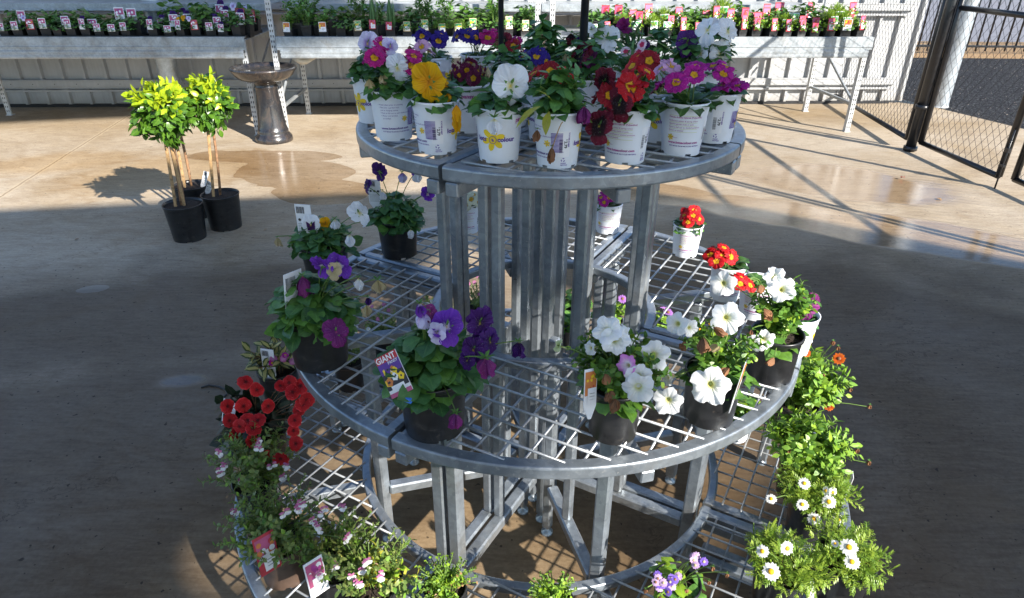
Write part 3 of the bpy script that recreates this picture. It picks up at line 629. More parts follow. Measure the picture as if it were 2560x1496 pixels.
def plant_tag(parent, loc, rot, w, h, style='white', pointed=True):
    """flat plastic tag in local xz plane, standing up, face towards -y"""
    mb = MB(); th = .0008
    out = [(-w*.12, -h*.35), (-w*.5, 0), (-w*.5, h), (w*.5, h), (w*.5, 0), (w*.12, -h*.35)] if pointed else [(-w*.5, 0), (-w*.5, h), (w*.5, h), (w*.5, 0)]
    n = len(out); V = [(x, -th, z) for x, z in out]+[(x, th, z) for x, z in out]
    F = [tuple(range(n))[::-1], tuple(range(n, 2*n))]+[(i, (i+1) % n, n+(i+1) % n, n+i) for i in range(n)]
    base = {'white': "white_sticker", 'giant': "white_sticker", 'red': "ink_red", 'pink': "white_sticker", 'orange': "white_sticker", 'tan': "ink_tan", 'green': "white_sticker"}[style]
    mb.add(V, F, base, smooth=False)
    def rect(x0, z0, x1, z1, m, e=.0015, back=False):
        y = (th+e-.0008) if back else -(th+e-.0008); mb.add([(x0*w, y, z0*h), (x1*w, y, z0*h), (x1*w, y, z1*h), (x0*w, y, z1*h)], [(0, 1, 2, 3)], m, smooth=False)
    if style == 'white':
        x = -.42
        while x < .1: k = U(.01, .04); rect(x, .72, x+k, .93, "ink_black"); x += k+U(.01, .03)
        for k in range(3):
            cx, cz, R = -.28+.28*k, .52, .09; V = [(w*cx+w*R*cos(a), -.0018, h*cz+w*R*sin(a)) for a in np.linspace(0, 2*pi, 13)[:-1]]; mb.add(V, [tuple(range(12))], "ink_black", smooth=False)
        for k in range(7): rect(-.42, .38-k*.05, U(.2, .42), .39-k*.05, "ink_black")
    elif style == 'giant':
        rect(-.5, .55, .5, 1, "ink_purple"); rect(-.5, .82, .5, 1, "ink_red", .0018); rect(-.5, .18, .5, .56, "ink_black", .0017); rect(-.5, 0, .5, .1, "ink_pink", .0017); rect(-.3, .1, .3, .26, "white_sticker", .0021)
        for k in range(13):
            cx, cz, R = U(-.38, .38), U(.3, .72), U(.08, .15); m = random.choice(["ink_orange", "ink_yellow", "white_sticker", "ink_purple", "white_sticker", "ink_yellow"])
            V = [(w*cx+w*R*(1+.15*cos(5*a))*cos(a), -.0022-.00002*k, h*cz+w*R*(1+.15*cos(5*a))*sin(a)) for a in np.linspace(0, 2*pi, 16)[:-1]]; mb.add(V, [tuple(range(15))], m, smooth=False)
            V = [(w*cx+w*R*.3*cos(a), -.0026, h*cz+w*R*.3*sin(a)) for a in np.linspace(0, 2*pi, 9)[:-1]]; mb.add(V, [tuple(range(8))], "ink_black", smooth=False)
        T, Fc = textmesh("GIANT", w*.3, .0004); mb.add(np.stack([T[:, 0]-w*.47, T[:, 0]*0-.003, T[:, 1]+h*.84], 1), Fc, "white_sticker", smooth=False)
        T, Fc = textmesh("PANSY", w*.15, .0001); mb.add(np.stack([T[:, 0]+w*.0, T[:, 0]*0-.003, T[:, 1]+h*.745], 1), Fc, "white_sticker", smooth=False)
    else:
        rect(-.44, .3, .44, .93, {'red': "ink_pink", 'pink': "ink_pink", 'orange': "ink_orange", 'tan': "ink_green", 'green': "ink_green"}[style])
        for k in range(12):
            cx, cz, R = U(-.34, .34), U(.38, .84), U(.07, .15); m = random.choice({'red': ["ink_red", "ink_orange", "white_sticker"], 'pink': ["ink_pink", "ink_magenta", "white_sticker"], 'orange': ["ink_orange", "ink_yellow", "ink_red"], 'tan': ["ink_tan", "ink_green", "ink_yellow"], 'green': ["ink_lime", "ink_green", "white_sticker"]}[style])
            V = [(w*cx+w*R*cos(a), -.0019-.00003*k, h*cz+w*R*sin(a)) for a in np.linspace(0, 2*pi, 11)[:-1]]; mb.add(V, [tuple(range(10))], m, smooth=False)
        rect(-.25, .08, .42, .5, "white_sticker", .0026)
        for k in range(3): rect(-.1, .34-k*.08, .3, .36-k*.08, "ink_black", .0026)
    o = mb.build("plant_tag", parent, loc, rot); return o
# ================================================================ SETTING
def sheet(name, pts, mat, z, kind="structure"):
    mb = MB(); mb.add([(x, y, z) for x, y in pts], [tuple(range(len(pts)))], mat, smooth=False); o = mb.build(name); return tag(o, kind=kind)
sheet("ground", [(-120, -120), (120, -120), (120, 160), (-120, 160)], "far_paving", -.012)
k1 = at(2290, 262); k2 = at(2520, 318); kd = (k2-k1).normalized(); ka = k1-kd*1.2; kb = k1+kd*14
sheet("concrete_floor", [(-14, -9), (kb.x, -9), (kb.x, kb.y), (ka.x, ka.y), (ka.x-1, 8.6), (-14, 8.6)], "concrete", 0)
e1 = at(2330, 134); e2 = at(2520, 142)
sheet("asphalt", [(ka.x+.02, ka.y), (kb.x+.02, kb.y), (22, kb.y), (22, 11.9), (3, 11.9), (3, ka.y)], "asphalt", -.006)
sheet("mulch_bed", [(3, 11.9), (22, 11.9), (22, 14.6), (3, 14.6)], "mulch", -.004)
# added unseen canopies above and behind the viewpoint: shaped for shade and sun patches
def blockers():
    dirh = Vector((cos(SAZ), sin(SAZ), 0)); dirp = Vector((-dirh.y, dirh.x, 0)); tn = math.tan(SEL)
    top = [(-14, 7.4), (-.7, 2.74), (1.4, 1.93), (3.25, 1.0), (3.56, .47), (3.68, .12), (3.85, -.4), (4.9, -2.77)]
    ht = [(-1.0, .34), (-.3, .66), (.25, .95), (1.4, 1.14)]; hb = [(-1.0, .25), (-.82, .2), (-.6, -.1), (.1, -.34), (.9, -.3), (1.4, -.12)]  # outline of the gap, fitted to the sunlit spots on the stand
    def itp(P, x):
        for (a, b), (c, d) in zip(P, P[1:]):
            if a <= x <= c: return b+(d-b)*(x-a)/(c-a)
        return P[-1][1] if x > P[-1][0] else P[0][1]
    xs = sorted(set([p[0] for p in top+ht+hb]))
    def slab(mb, x0, x1, b0, b1, t0, t1, zr, th=.03):
        q = [(x0, b0), (x1, b1), (x1, t1), (x0, t0)]; V = []
        for dz in (0, th):
            for (u_, v_) in q: p = dirp*u_+dirh*((zr-v_)/tn); V.append((p.x, p.y, zr+dz))
        mb.add(V, [(3, 2, 1, 0), (4, 5, 6, 7), (0, 1, 5, 4), (1, 2, 6, 5), (2, 3, 7, 6), (3, 0, 4, 7)], "pale_blocker", smooth=False)
    t = thing("sun_blocker", "added flat grey sun canopy with a gap, high behind the viewpoint", "blocker"); zr = 6.0; mb = MB(); lo = -3.2
    for x0, x1 in zip(xs, xs[1:]):
        if x0 >= -1.0-1e-6 and x1 <= 1.4+1e-6:
            slab(mb, x0, x1, lo, lo, itp(hb, x0), itp(hb, x1), zr); slab(mb, x0, x1, itp(ht, x0), itp(ht, x1), itp(top, x0), itp(top, x1), zr)
        else: slab(mb, x0, x1, lo, lo, max(lo+.01, itp(top, x0)), max(lo+.01, itp(top, x1)), zr)
    mb.build("blocker_sheet", t)
    for (u_, h_) in ((-13, 8), (-13, 16), (-4, 16.3), (4.6, 16.3)):
        p = dirp*u_+dirh*h_; mb = MB(); mb.tube([(p.x, p.y, 0), (p.x, p.y, zr)], .06, "black_steel", 12); mb.build("post", t)
    t = thing("sun_blocker", "second added flat grey sun canopy, the highest one above the viewpoint", "blocker"); zr = 9.0; mb = MB()
    L = lambda u_: 4.5-.33*(u_-.3)
    slab(mb, -8, 3.45, L(-8), L(3.45), L(-8)+2.6, L(3.45)+2.6, zr); mb.build("blocker_sheet", t)
    for u_ in (-7.5, 3.2):
        p = dirp*u_+dirh*((zr-L(u_)-.3)/tn); mb = MB(); mb.tube([(p.x, p.y, 0), (p.x, p.y, zr)], .07, "black_steel", 12); mb.build("post", t)
blockers()
# row direction of wall and racks
RA = radians(4.2); RU = Vector((cos(RA), sin(RA), 0)); RN = Vector((-sin(RA), cos(RA), 0))
WO = Vector((-2.0, 6.98, 0))
def W(s, d=0, z=0): return WO+RU*s-RN*d+Vector((0, 0, z))       # s along the wall, d in front of it
def back_wall():
    t = thing("corrugated_wall", "pale ribbed sheet steel wall behind the plant benches", "wall", WO, RA)
    x0, x1 = -9.0, 6.75; pitch = .262; mb = MB(); xs = []; x = x0
    while x < x1: xs += [(x, 0), (x+.16, 0), (x+.172, .045), (x+.205, .045), (x+.217, 0)]; x += pitch
    V = [(a, -b, z) for a, b in xs for z in (.03, 3.2)]; mb.add(V, [(2*i, 2*i+2, 2*i+3, 2*i+1) for i in range(len(xs)-1)], "wall_sheet", smooth=False)
    mb.build("ribbed_sheet", t)
    for z in (.19, 1.08):
        g = MB(); L = (x1-x0)/2; cx = (x0+x1)/2
        g.box((cx, -.072, z+.095), (L, .024, .036), "wall_sheet", bev=.004); g.box((cx, -.045, z+.05), (L, .008, .014), "wall_sheet"); g.box((cx, -.066, z+.012), (L, .022, .012), "wall_sheet", bev=.003); g.box((cx, -.07, z+.137), (L, .03, .006), "wall_sheet")
        for k in range(60): g.lathe([(.006, 0), (.004, .003)], "slot_dark", 6, capt=True) if False else g.box((x0+.1+k*.262, -.097, z+.095), (.004, .002, .004), "slot_dark")
        g.build("rail", t)
    b = MB(); b.box(((x0+x1)/2, -.02, .016), ((x1-x0)/2, .035, .015), "slot_dark"); b.build("base_strip", t)
back_wall()
def column(px, py, Y, r, h, label, mat):
    p = atY(px, py, Y); t = thing("steel_column", label, "column", (p.x, Y, 0))
    mb = MB(); mb.lathe([(r, 0), (r, h)], mat, 40); mb.build("shaft", t)
    b = MB(); b.box((0, 0, .008), (r*1.35, r*1.35, .008), mat, bev=.003); b.build("base_plate", t)
column(412, 168, 6.42, .118, 3.6, "thick round galvanised column behind the left plant bench", "column_zinc")
q = at(2309, 262); t = thing("steel_column", "pale round steel column at the end of the ribbed wall", "column", (q.x, q.y, 0)); mb = MB(); mb.lathe([(.11, 0), (.11, 3.4)], "column_zinc", 40); mb.build("shaft", t)
b = MB(); b.lathe([(.12, 0), (.12, .012), (.001, .012)], "rack_grey", 32); b.build("base_plate", t)
# ---------------------------------------------------------------- racks
FRONT = 1.62                                    # distance of rack front from the wall
def upright(parent, s, d, h, name="upright"):
    mb = MB(); wdt = .05
    mb.box((s, -d, h/2), (wdt/2, .002, h/2), "rack_grey"); mb.box((s-wdt/2+.002, -d+.028, h/2), (.002, .026, h/2), "rack_grey"); mb.box((s+wdt/2-.002, -d+.014, h/2), (.002, .012, h/2), "rack_grey")
    mb.box((s, -d+.02, .004), (.035, .035, .004), "rack_grey"); sl = mb; z = .05
    while z < h-.03:
        for dx in (-.011, .011):
            c = (s+dx, -d-.0032, z); sl.add([(c[0]-.005, c[1], c[2]-.011), (c[0]+.003, c[1], c[2]-.011), (c[0]+.006, c[1], c[2]+.011), (c[0]-.004, c[1], c[2]+.011)], [(0, 1, 2, 3)], "slot_dark", smooth=False)
        z += .05
    return mb.build(name, parent)
def bench(s0, s1, label, ups, fh=1.9, end_l=True, end_r=True, up2=None, dpt=1.2, skew=0):
    t = thing("plant_bench", label, "plant bench", WO, RA); d = FRONT; m = (s0+s1)/2; L = (s1-s0)/2
    f = MB(); f.box((m, -d-.005, .93), (L, .006, .058), "galvanised_rack", bev=.003); f.box((m, -d+.02, .993), (L, .03, .006), "galvanised_rack", bev=.002)
    f.box((m, -d-.012, .905), (L, .006, .006), "galvanised_rack", bev=.002); f.build("front_lip", t)
    g = MB(); g.box((m, -d+.005, .835), (L-.03, .02, .042), "galvanised_rack", bev=.006); g.box((m, -d-.012, .853), (L-.03, .006, .012), "galvanised_rack", bev=.003); g.box((m, -d-.012, .815), (L-.03, .006, .01), "galvanised_rack", bev=.003); g.build("front_beam", t)
    k = MB(); k.box((m, -d+dpt/2, .966), (L, dpt/2-.03, .006), "galvanised_rack", bev=.002); n = int((s1-s0)/.3)
    for i in range(n): k.box((s0+.15+i*.3, -d+dpt/2, .945), (.015, dpt/2-.03, .015), "galvanised_rack")
    k.build("deck", t)
    bk = MB(); bk.box((m, -d+dpt, .93), (L, .012, .07), "galvanised_rack", bev=.003); bk.build("back_beam", t)
    for s in ups:
        for dd in (d-.04, d-dpt+.1):
            upright(t, s, dd, 1.0 if dd > 1 and s > 3 else (fh if dd > 1 else 1.9))
        br = MB(); br.bar((s, -d+.05, .3), (s, -d+dpt-.12, .3), .03, .03, "galvanised_rack"); br.build("side_rail", t)
        br = MB(); br.bar((s-.02, -d+.06, .34), (s-.02, -d+dpt-.12, .86), .02, .025, "galvanised_rack"); br.build("diagonal_brace", t)
    return t
# second deck near the back
def topshelf(s0, s1, label, d=.86):
    t = thing("upper_shelf", label, "shelf", WO, RA); m = (s0+s1)/2; L = (s1-s0)/2
    f = MB(); f.box((m, -d, 1.215), (L, .008, .04), "galvanised_rack", bev=.003); f.box((m, -d-.006, 1.19), (L, .006, .01), "galvanised_rack", bev=.003); f.build("front_beam", t)
    k = MB(); k.box((m, -d+.3, 1.25), (L, .29, .005), "galvanised_rack", bev=.002); k.build("deck", t)
    n = int((s1-s0)/1.1)
    for i in range(n):
        b = MB(); b.box((s0+.5+i*1.1, -d+.03, 1.15), (.012, .01, .035), "rack_grey", bev=.002); b.build("clip", t)
# s coordinates from picture
def sW(px, py, z): # along-wall coordinate of a pixel on the rack-front plane
    d = ray(px, py); n = RN; P0 = WO-RN*FRONT; tt = (P0-CAM).dot(n)/d.dot(n); p = CAM+d*tt; return (p-WO).dot(RU)
sL1 = sW(602, 100, 0); sM0 = sW(680, 110, 0); sR1 = sW(2152, 90, 0); sMend = sW(1335, 100, 0)
bench(-7.4, sL1, "galvanised plant bench at the left, holding flower seedlings", [-4.3, sL1-.04], 1.0)
bench(sM0, sMend, "galvanised plant bench in the middle behind the birdbath, holding herbs and vegetable seedlings", [sM0-.04, sMend-.05], 2.2)
bench(sMend+.08, sR1, "sunlit plant bench at the right beside the wire fence", [sMend+.1, sR1-.03], 2.2)
topshelf(-7.4, sL1+.1, "upper steel shelf above the left plant bench"); topshelf(sM0-.05, sMend, "upper steel shelf above the middle plant bench"); topshelf(sMend+.05, sR1-.35, "upper steel shelf above the right plant bench")
t = thing("drain_pipe", "cream plastic pipe bending under the middle bench", "pipe")
p = atP(712, 142, W(sM0+.1, FRONT-.1)); q = atP(717, 155, W(sM0+.12, FRONT-.1)); mb = MB(); a = W(sM0+.12, FRONT-.15, .79); b2 = W(sM0+.22, FRONT-.2, .74); c2 = W(sM0+.3, FRONT-.5, .78); mb.tube([a, a.lerp(b2, .6)+Vector((0, 0, -.02)), b2, c2, W(sM0+.5, .5, .8)], .035, "cream_pipe", 12); mb.build("pipe", t)
# ---------------------------------------------------------------- wire fence
def chainlink(parent, L, z0, z1, pitch=.088):
    mb = MB(); r = .002; H = z1-z0; n = int((L+H*.78)/pitch)+2; k = .78
    for i in range(n):
        for sg in (1, -1):
            # wires in the local xz plane: x = x0 +- k*(z-z0)
            x0 = i*pitch if sg < 0 else i*pitch-H*k
            pts = []
            za, zb = z0, z1; xa, xb = (x0, x0-H*k) if sg < 0 else (x0, x0+H*k)
            def clip(xa, za, xb, zb):
                dx, dz = xb-xa, zb-za; t0, t1 = 0, 1
                ta, tb = sorted(((0-xa)/dx, (L-xa)/dx)); t0, t1 = max(t0, ta), min(t1, tb)
                return None if t0 >= t1 else (xa+dx*t0, za+dz*t0, xa+dx*t1, za+dz*t1)
            c = clip(xa, za, xb, zb)
            if c: mb.tube([(c[0], .002*sg, c[1]), (c[2], .002*sg, c[3])], r, "black_steel", 4, False)
    return mb.build("chain_mesh", parent)
def fence_panel(A, B, label, h=2.1, mid=None, z0=.09, pr=.024, rail=.024):
    A, B = Vector(A), Vector(B); d = B-A; L = d.length; t = thing("wire_fence_panel", label, "fence", A, atan2(d.y, d.x))
    for z in [z0]+([mid] if mid else [])+[h]:
        mb = MB(); mb.tube([(0, 0, z), (L, 0, z)], rail, "black_steel", 12); mb.build("rail", t)
    for x in (0, L): mb = MB(); mb.tube([(x, 0, z0), (x, 0, h)], pr, "black_steel", 12); mb.build("frame_tube", t)
    chainlink(t, L, z0+.005, h)
    return t
PF = at(2238, 372); P2 = at(2448, 462)
def post(P, h, r, label):
    t = thing("fence_post", label, "fence post", P); mb = MB(); mb.tube([(0, 0, 0), (0, 0, h)], r, "black_steel", 20); mb.build("tube", t)
    mb = MB(); mb.tube([(0, 0, .012), (0, 0, .05)], r*1.35, "black_steel", 20); mb.build("foot_clamp", t)
    mb = MB(); mb.tube([(0, 0, .42), (0, 0, .46)], r*1.3, "black_steel", 20); mb.box((r*1.3, 0, .44), (.02, .012, .02), "black_steel", bev=.003); mb.build("hinge", t); return t
post((PF.x, PF.y, 0), 2.6, .048, "thick black steel fence post standing on the concrete")
A1 = at(2030, 240); n1 = (PF-A1).normalized()
fence_panel((A1-n1*.1).to_tuple(), (PF-n1*.13).to_tuple(), "black wire fence panel between the ribbed wall and the thick post", z0=.1)
g0 = PF+Vector((.062, -.045, 0)); fence_panel(g0.to_tuple(), P2.to_tuple(), "black wire gate leaf with a middle rail, hinged on the thick post", mid=1.34, z0=.1, pr=.028)
g2 = at(2486, 470); dd = (P2-g0).normalized(); fence_panel(g2.to_tuple(), (g2+dd*2.2).to_tuple(), "second black wire gate leaf cut off by the right edge", mid=1.34, z0=.1, pr=.028)
fence_panel((g2+dd*2.3).to_tuple(), (g2+dd*4.9).to_tuple(), "black wire fence panel beyond the gate", mid=1.34)
t = thing("drop_bolt", "thin black drop bolt at the foot of the gate leaf", "bolt", (P2.x-.02, P2.y-.03, 0)); mb = MB(); mb.tube([(0, 0, .0), (0, 0, .5)], .007, "black_steel", 8); mb.build("rod", t); mb = MB(); mb.box((.0, 0, .33), (.015, .02, .02), "black_steel", bev=.003); mb.box((.0, 0, .2), (.015, .02, .012), "black_steel", bev=.003); mb.build("guide", t)
# far fence
t = thing("bar_fence", "black vertical bar fence far beyond the asphalt", "fence", (3.2, 12.5, 0))
mb = MB(); mb.box((9, 0, .14), (9, .022, .02), "black_steel", bev=.004); mb.build("rail", t); mb = MB(); mb.box((9, 0, 1.5), (9, .022, .02), "black_steel", bev=.004); mb.build("rail", t)
for k in range(95): mb = MB(); mb.tube([(.1+k*.19, 0, .05), (.1+k*.19, 0, 1.75)], .018, "black_steel", 8); mb.build("bar", t)
# ---------------------------------------------------------------- the tiered stand
Z1, Z2, Z3 = 1.39, .8435, .30
JA = radians(-28); R1, R2, R3, r2, r3 = .5, .734, .973, .31, .563
stand = thing("tiered_display_stand", "round galvanised three tier plant stand with wire shelves, in the foreground", "plant stand", (0, 0, 0), JA)
TW = .032
def arc_tube(mb, R, z, a0, a1, w=TW, h=TW, outer=True, n=60):
    """rounded square tube along an arc, R = outer radius of tube; top at z"""
    b = .0055; prof = []
    for (cx, cy, s0) in ((-b, -b, 0), (-w+b, -b, 90), (-w+b, -h+b, 180), (-b, -h+b, 270)):
        for k in range(4): a = radians(s0+30*k); prof.append((R+cx+b*cos(a), z+cy+b*sin(a)))
    m = len(prof); V = []; F = []
    for i in range(n+1):
        a = a0+(a1-a0)*i/n
        for (r, zz) in prof: V.append((r*cos(a), r*sin(a), zz))
    for i in range(n):
        for k in range(m): F.append((i*m+k, (i+1)*m+k, (i+1)*m+(k+1) % m, i*m+(k+1) % m))
    F.append(tuple(range(m))); F.append(tuple(n*m+k for k in range(m))[::-1]); mb.add(V, F, "galvanised", smooth=False)
def shelf(R, r, z, q):
    """quadrant q: local frame x,y>0, rotated by q*90deg"""
    g = .005; M4 = Matrix.Rotation(q*pi/2, 4, 'Z'); mb = MB(); w = TW
    a0 = math.asin(g/R); arc_tube(mb, R, z, a0, pi/2-a0)
    x0 = r-.004 if r else g; x1 = R-.01
    mb.bar((x0, g+w/2, z-w/2-.0015), (x1, g+w/2, z-w/2-.0015), w, w, "galvanised", .006); mb.bar((g+w/2, x0 if r else g+w, z-w/2-.0015), (g+w/2, x1, z-w/2-.0015), w, w, "galvanised", .006)
    if r: a1 = math.asin(g/r); arc_tube(mb, r+w*.85, z-.001, a1, pi/2-a1, w*.85, w*.85)
    # under beam on the bisector and box ends at the joints
    e = R-.004; c = cos(pi/4)
    s = (r+.01) if r else .04
    mb.bar((s*c, s*c, z-w-.018), (e*c, e*c, z-w-.018), .032, .032, "galvanised", .003)
    for (x, y) in ((1, 0), (0, 1)):
        off = g+w/2+.003
        a = (s if r else .05, off, z-w-.018) if x else (off, s if r else .05, z-w-.018); b = (e+.002, off, z-w-.018) if x else (off, e+.002, z-w-.018); mb.bar(a, b, .032, .032, "galvanised", .003)
    o = mb.build("shelf_frame", stand); o.rotation_euler = (0, 0, q*pi/2)
    wm = MB(); sp = .055; wr_ = .0032; n = int(R/sp)
    for i in range(1, n+1):
        c = g+w+i*sp-.028
        if c > R-w: break
        b = sqrt(max(0, (R-w*.6)**2-c*c)); a = g+w*.5
        if r and c < r+w*.5: a = sqrt((r+w*.5)**2-c*c)
        if b-a > .02:
            wm.tube([(a, c, z-.008), (b, c, z-.008)], wr_, "galvanised_wire", 6); wm.tube([(c, a, z-.0005-.001), (c, b, z-.0005-.001)], wr_, "galvanised_wire", 6)
    wm.build("wire_grid", o)
for q in range(4):
    shelf(R1, 0, Z1, q); shelf(R2, r2, Z2, q); shelf(R3, r3, Z3, q)
    rot = Matrix.Rotation(q*pi/2, 3, 'Z')
    def leg(x, y, z0, z1, name="leg", w=.036, foot=False):
        mb = MB(); a = rot @ Vector((x, y, 0)); mb.box((a.x, a.y, (z0+z1)/2), (w/2, w/2, (z1-z0)/2), "galvanised", rot, .005)
        o = mb.build(name, stand)
        if foot: f = MB(); f.lathe([(.02, .0), (.02, .01), (.008, .014), (.008, .03)], "galvanised", 14, c=(a.x, a.y, 0)); f.build("foot", o)
        return o
    off = .023
    # top unit legs
    leg(.297, .0185, .245, Z1-TW-.036, w=.028); leg(.0185, .297, .245, Z1-TW-.036, w=.028); leg(.207, .207, .245, Z1-TW-.036, w=.028)
    leg(.037, .037, .03, Z1-TW-.02, w=.03, foot=True)
    # middle unit legs
    leg(.53, off, .03, Z2-TW-.036, foot=True); leg(off, .53, .03, Z2-TW-.036, foot=True); leg(.375, .375, .03, Z2-TW-.036, foot=True)
    leg(.083, .083, .03, Z2-.06, w=.03, foot=True)
    # outer unit legs
    leg(.93, off, .02, Z3-TW-.036, foot=True); leg(off, .93, .02, Z3-TW-.036, foot=True); leg(.655, .655, .02, Z3-TW-.036, foot=True)
    mb = MB(); L = Z3-TW-.036-.0
    for (a, b) in (((.02+.06, off), (.512, off)), ((off, .08), (off, .512)), ((.105, .105), (.36, .36))):
        A = rot @ Vector((a[0], a[1], 0)); B = rot @ Vector((b[0], b[1], 0)); bb = MB(); bb.bar((A.x, A.y, .226), (B.x, B.y, .226), .036, .036, "galvanised", .005); bb.build("base_rail", stand)
    for (a, b) in (((.58, off), (.91, off)), ((off, .58), (off, .91))):
        A = rot @ Vector((a[0], a[1], 0)); B = rot @ Vector((b[0], b[1], 0)); bb = MB(); bb.bar((A.x, A.y, .1), (B.x, B.y, .1), .03, .03, "galvanised", .004); bb.build("base_rail", stand)
# ---------------------------------------------------------------- birdbath
q = at(668, 352); BB = Vector((q.x, q.y+.1, 0))
t = thing("birdbath", "dark glazed pedestal birdbath holding a little water", "birdbath", BB)
mb = MB(); mb.lathe([(.185, 0), (.19, .02), (.185, .05), (.165, .075), (.155, .095), (.158, .11), (.15, .125), (.14, .16), (.118, .38), (.108, .52), (.112, .54), (.118, .55), (.112, .56), (.11, .585), (.12, .6)], "glazed_bronze", 48, capb=True); mb.build("pedestal", t)
mb = MB(); mb.lathe([(.11, .595), (.17, .605), (.24, .63), (.28, .66), (.3, .69), (.312, .705), (.322, .718), (.324, .732), (.314, .742), (.296, .738), (.282, .715), (.26, .69), (.2, .665), (.1, .65), (.001, .648)], "glazed_bronze", 56); o = mb.build("bowl", t)
mb = MB(); mb.lathe([(.276, .706), (.001, .706)], "water", 48); mb.build("water", o)
# ---------------------------------------------------------------- ficus standards
def ficus(base, crown, R, label, H=.25, TR=.016, PR=.13, lean=None, stakes=2, seed=1):
    random.seed(seed)
    t = thing("topiary_tree", label, "potted tree", base); z = black_pot(t, PR, H, .82)
    c = Vector(crown)-Vector(base); foot = Vector((0, 0, z-.01)); top = c-Vector((0, 0, R*.25))
    mb = MB(); pts = curve(foot, top, (.006, .008, 0), 9); mb.tube(pts, [TR*(.95+.2*rnd()) for _ in range(9)], "tree_bark", 10)
    for k in range(14):
        a = U(0, 6.28); e = U(-.5, 1.2); mb.tube(curve(top-Vector((0, 0, U(0, R*.6))), c+Vector((cos(a)*cos(e), sin(a)*cos(e), sin(e)))*R*.8, (0, 0, .02), 5), [.006, .005, .004, .003, .002], "tree_bark", 5, False)
    mb.build("trunk", t)
    for k in range(stakes):
        mb = MB(); o_ = Vector((-.035+.05*k, -.03+.02*k, 0)); mb.bar(foot+o_, top+o_*.4-Vector((0, 0, .0)), .016, .016, "bamboo", .002, up=(1, 0, 0)); mb.build("stake", t)
    cr = MB()
    for k in range(int(900*(R/.14)**2)):
        a = U(0, 6.28); zz = U(-1, 1); rr = sqrt(1-zz*zz); q = U(.35, 1)**.5
        lump = 1+.16*sin(a*3+seed)+.16*sin(zz*6+a*2+seed)
        n = Vector((cos(a)*rr, sin(a)*rr, zz)); p = c+Vector((n.x*R, n.y*R, n.z*R*1.25))*q*lump
        d = n*U(.2, 1)+Vector((U(-1, 1), U(-1, 1), U(-.9, .5)))*.8; new = zz > -.15 and rnd() < (.12+.85*max(0, zz))*(q > .62)
        L = U(.052, .08)*(.9 if new else 1)
        leaf(cr, frame(p, d, n+Vector((U(-.4, .4), U(-.4, .4), U(0, .8)))), L, L*.5, "ficus_new_leaf" if new else "ficus_leaf", U(0, .7), U(.1, .4), peak=.5, nu=5)
        if new and rnd() < .3:
            leaf(cr, frame(p, n+Vector((U(-.4, .4), U(-.4, .4), .8)), n), L, L*.4, "ficus_new_leaf", .3, .3, nu=5)
    cr.build("crown", t)
    return t
b1 = at(462, 590); b1 = Vector((b1.x-.0, b1.y+.04, 0)); b2 = at(552, 563); b2 = Vector((b2.x, b2.y+.04, 0)); b3 = at(455, 550); b3 = Vector((b3.x+.02, b3.y+.17, 0))
f1 = ficus(b1, atP(401, 272, b1), .14, "topiary tree in the front black pot with a round leafy crown and two stakes", seed=3)
f2 = ficus(b2, atP(512, 252, b2), .118, "topiary tree in the right black pot with a single pale stake", stakes=1, seed=8, TR=.008)
f3 = ficus(b3, atP(425, 262, b3), .08, "topiary tree in the rear black pot, its crown merging with its neighbours", seed=12, H=.24, TR=.009, stakes=1)
plant_tag(f3, (.1, -.02, .24), (.2, .4, .3), .035, .12, 'white'); plant_tag(f2, (-.1, .03, .25), (.3, .5, .2), .035, .09, 'white')
# ---------------------------------------------------------------- sign frame rising behind the top flowers
pa = atY(1233, 66, .16); pb = atY(1438, 50, .16)
t = thing("sign_frame", "black two post sign frame rising from the back of the top shelf", "sign frame", (pa.x, .16, Z1))
for x, rr in ((0, .0075), (pb.x-pa.x, .011)):
    mb = MB(); mb.tube([(x, 0, .003), (x, 0, .8)], rr, "black_steel", 10); mb.build("post", t); mb = MB(); mb.lathe([(rr*3, 0), (rr*3, .006), (.001, .006)], "black_steel", 16, c=(x, 0, 0)); mb.build("foot", t)
mb = MB(); mb.tube([(0, 0, .8), (pb.x-pa.x, 0, .8)], .0075, "black_steel", 10); mb.build("crossbar", t)
# black hose scrap on the floor
pts = [at(495, 957), at(515, 951), at(528, 953), at(540, 955), at(556, 962), at(560, 972), at(552, 980)]; mb = MB(); mb.tube([p+Vector((0, 0, .006)) for p in pts], .0045, "black_plastic", 8)
tag(mb.build("hose_scrap"), "short curled piece of thin black hose on the dark concrete", "hose")

for i, (x, y, c, lb) in enumerate(((325, 272, "dry_leaf", "curled dark brown leaf lying near the control joint"), (2217, 440, "impatiens_red", "small dark red fallen petal on the wet concrete"), (2303, 490, "dry_leaf", "orange brown fallen leaf on the wet concrete right of the stand"), (660, 566, "dry_leaf", "tiny brown leaf scrap left of the middle shelf"), (195, 590, "dry_leaf", "thin brown leaf scrap on the shaded concrete at the left"), (840, 1330, "dry_leaf", "dry leaf under the stand"))):
    random.seed(400+i); q = at(x, y); mb = MB(); leaf(mb, frame((q.x, q.y, .006), (U(-1, 1), U(-1, 1), .15)), .06 if i < 3 else .035, .03 if i < 3 else .015, c, .9, .4); tag(mb.build("fallen_leaf"), lb, "fallen leaf")
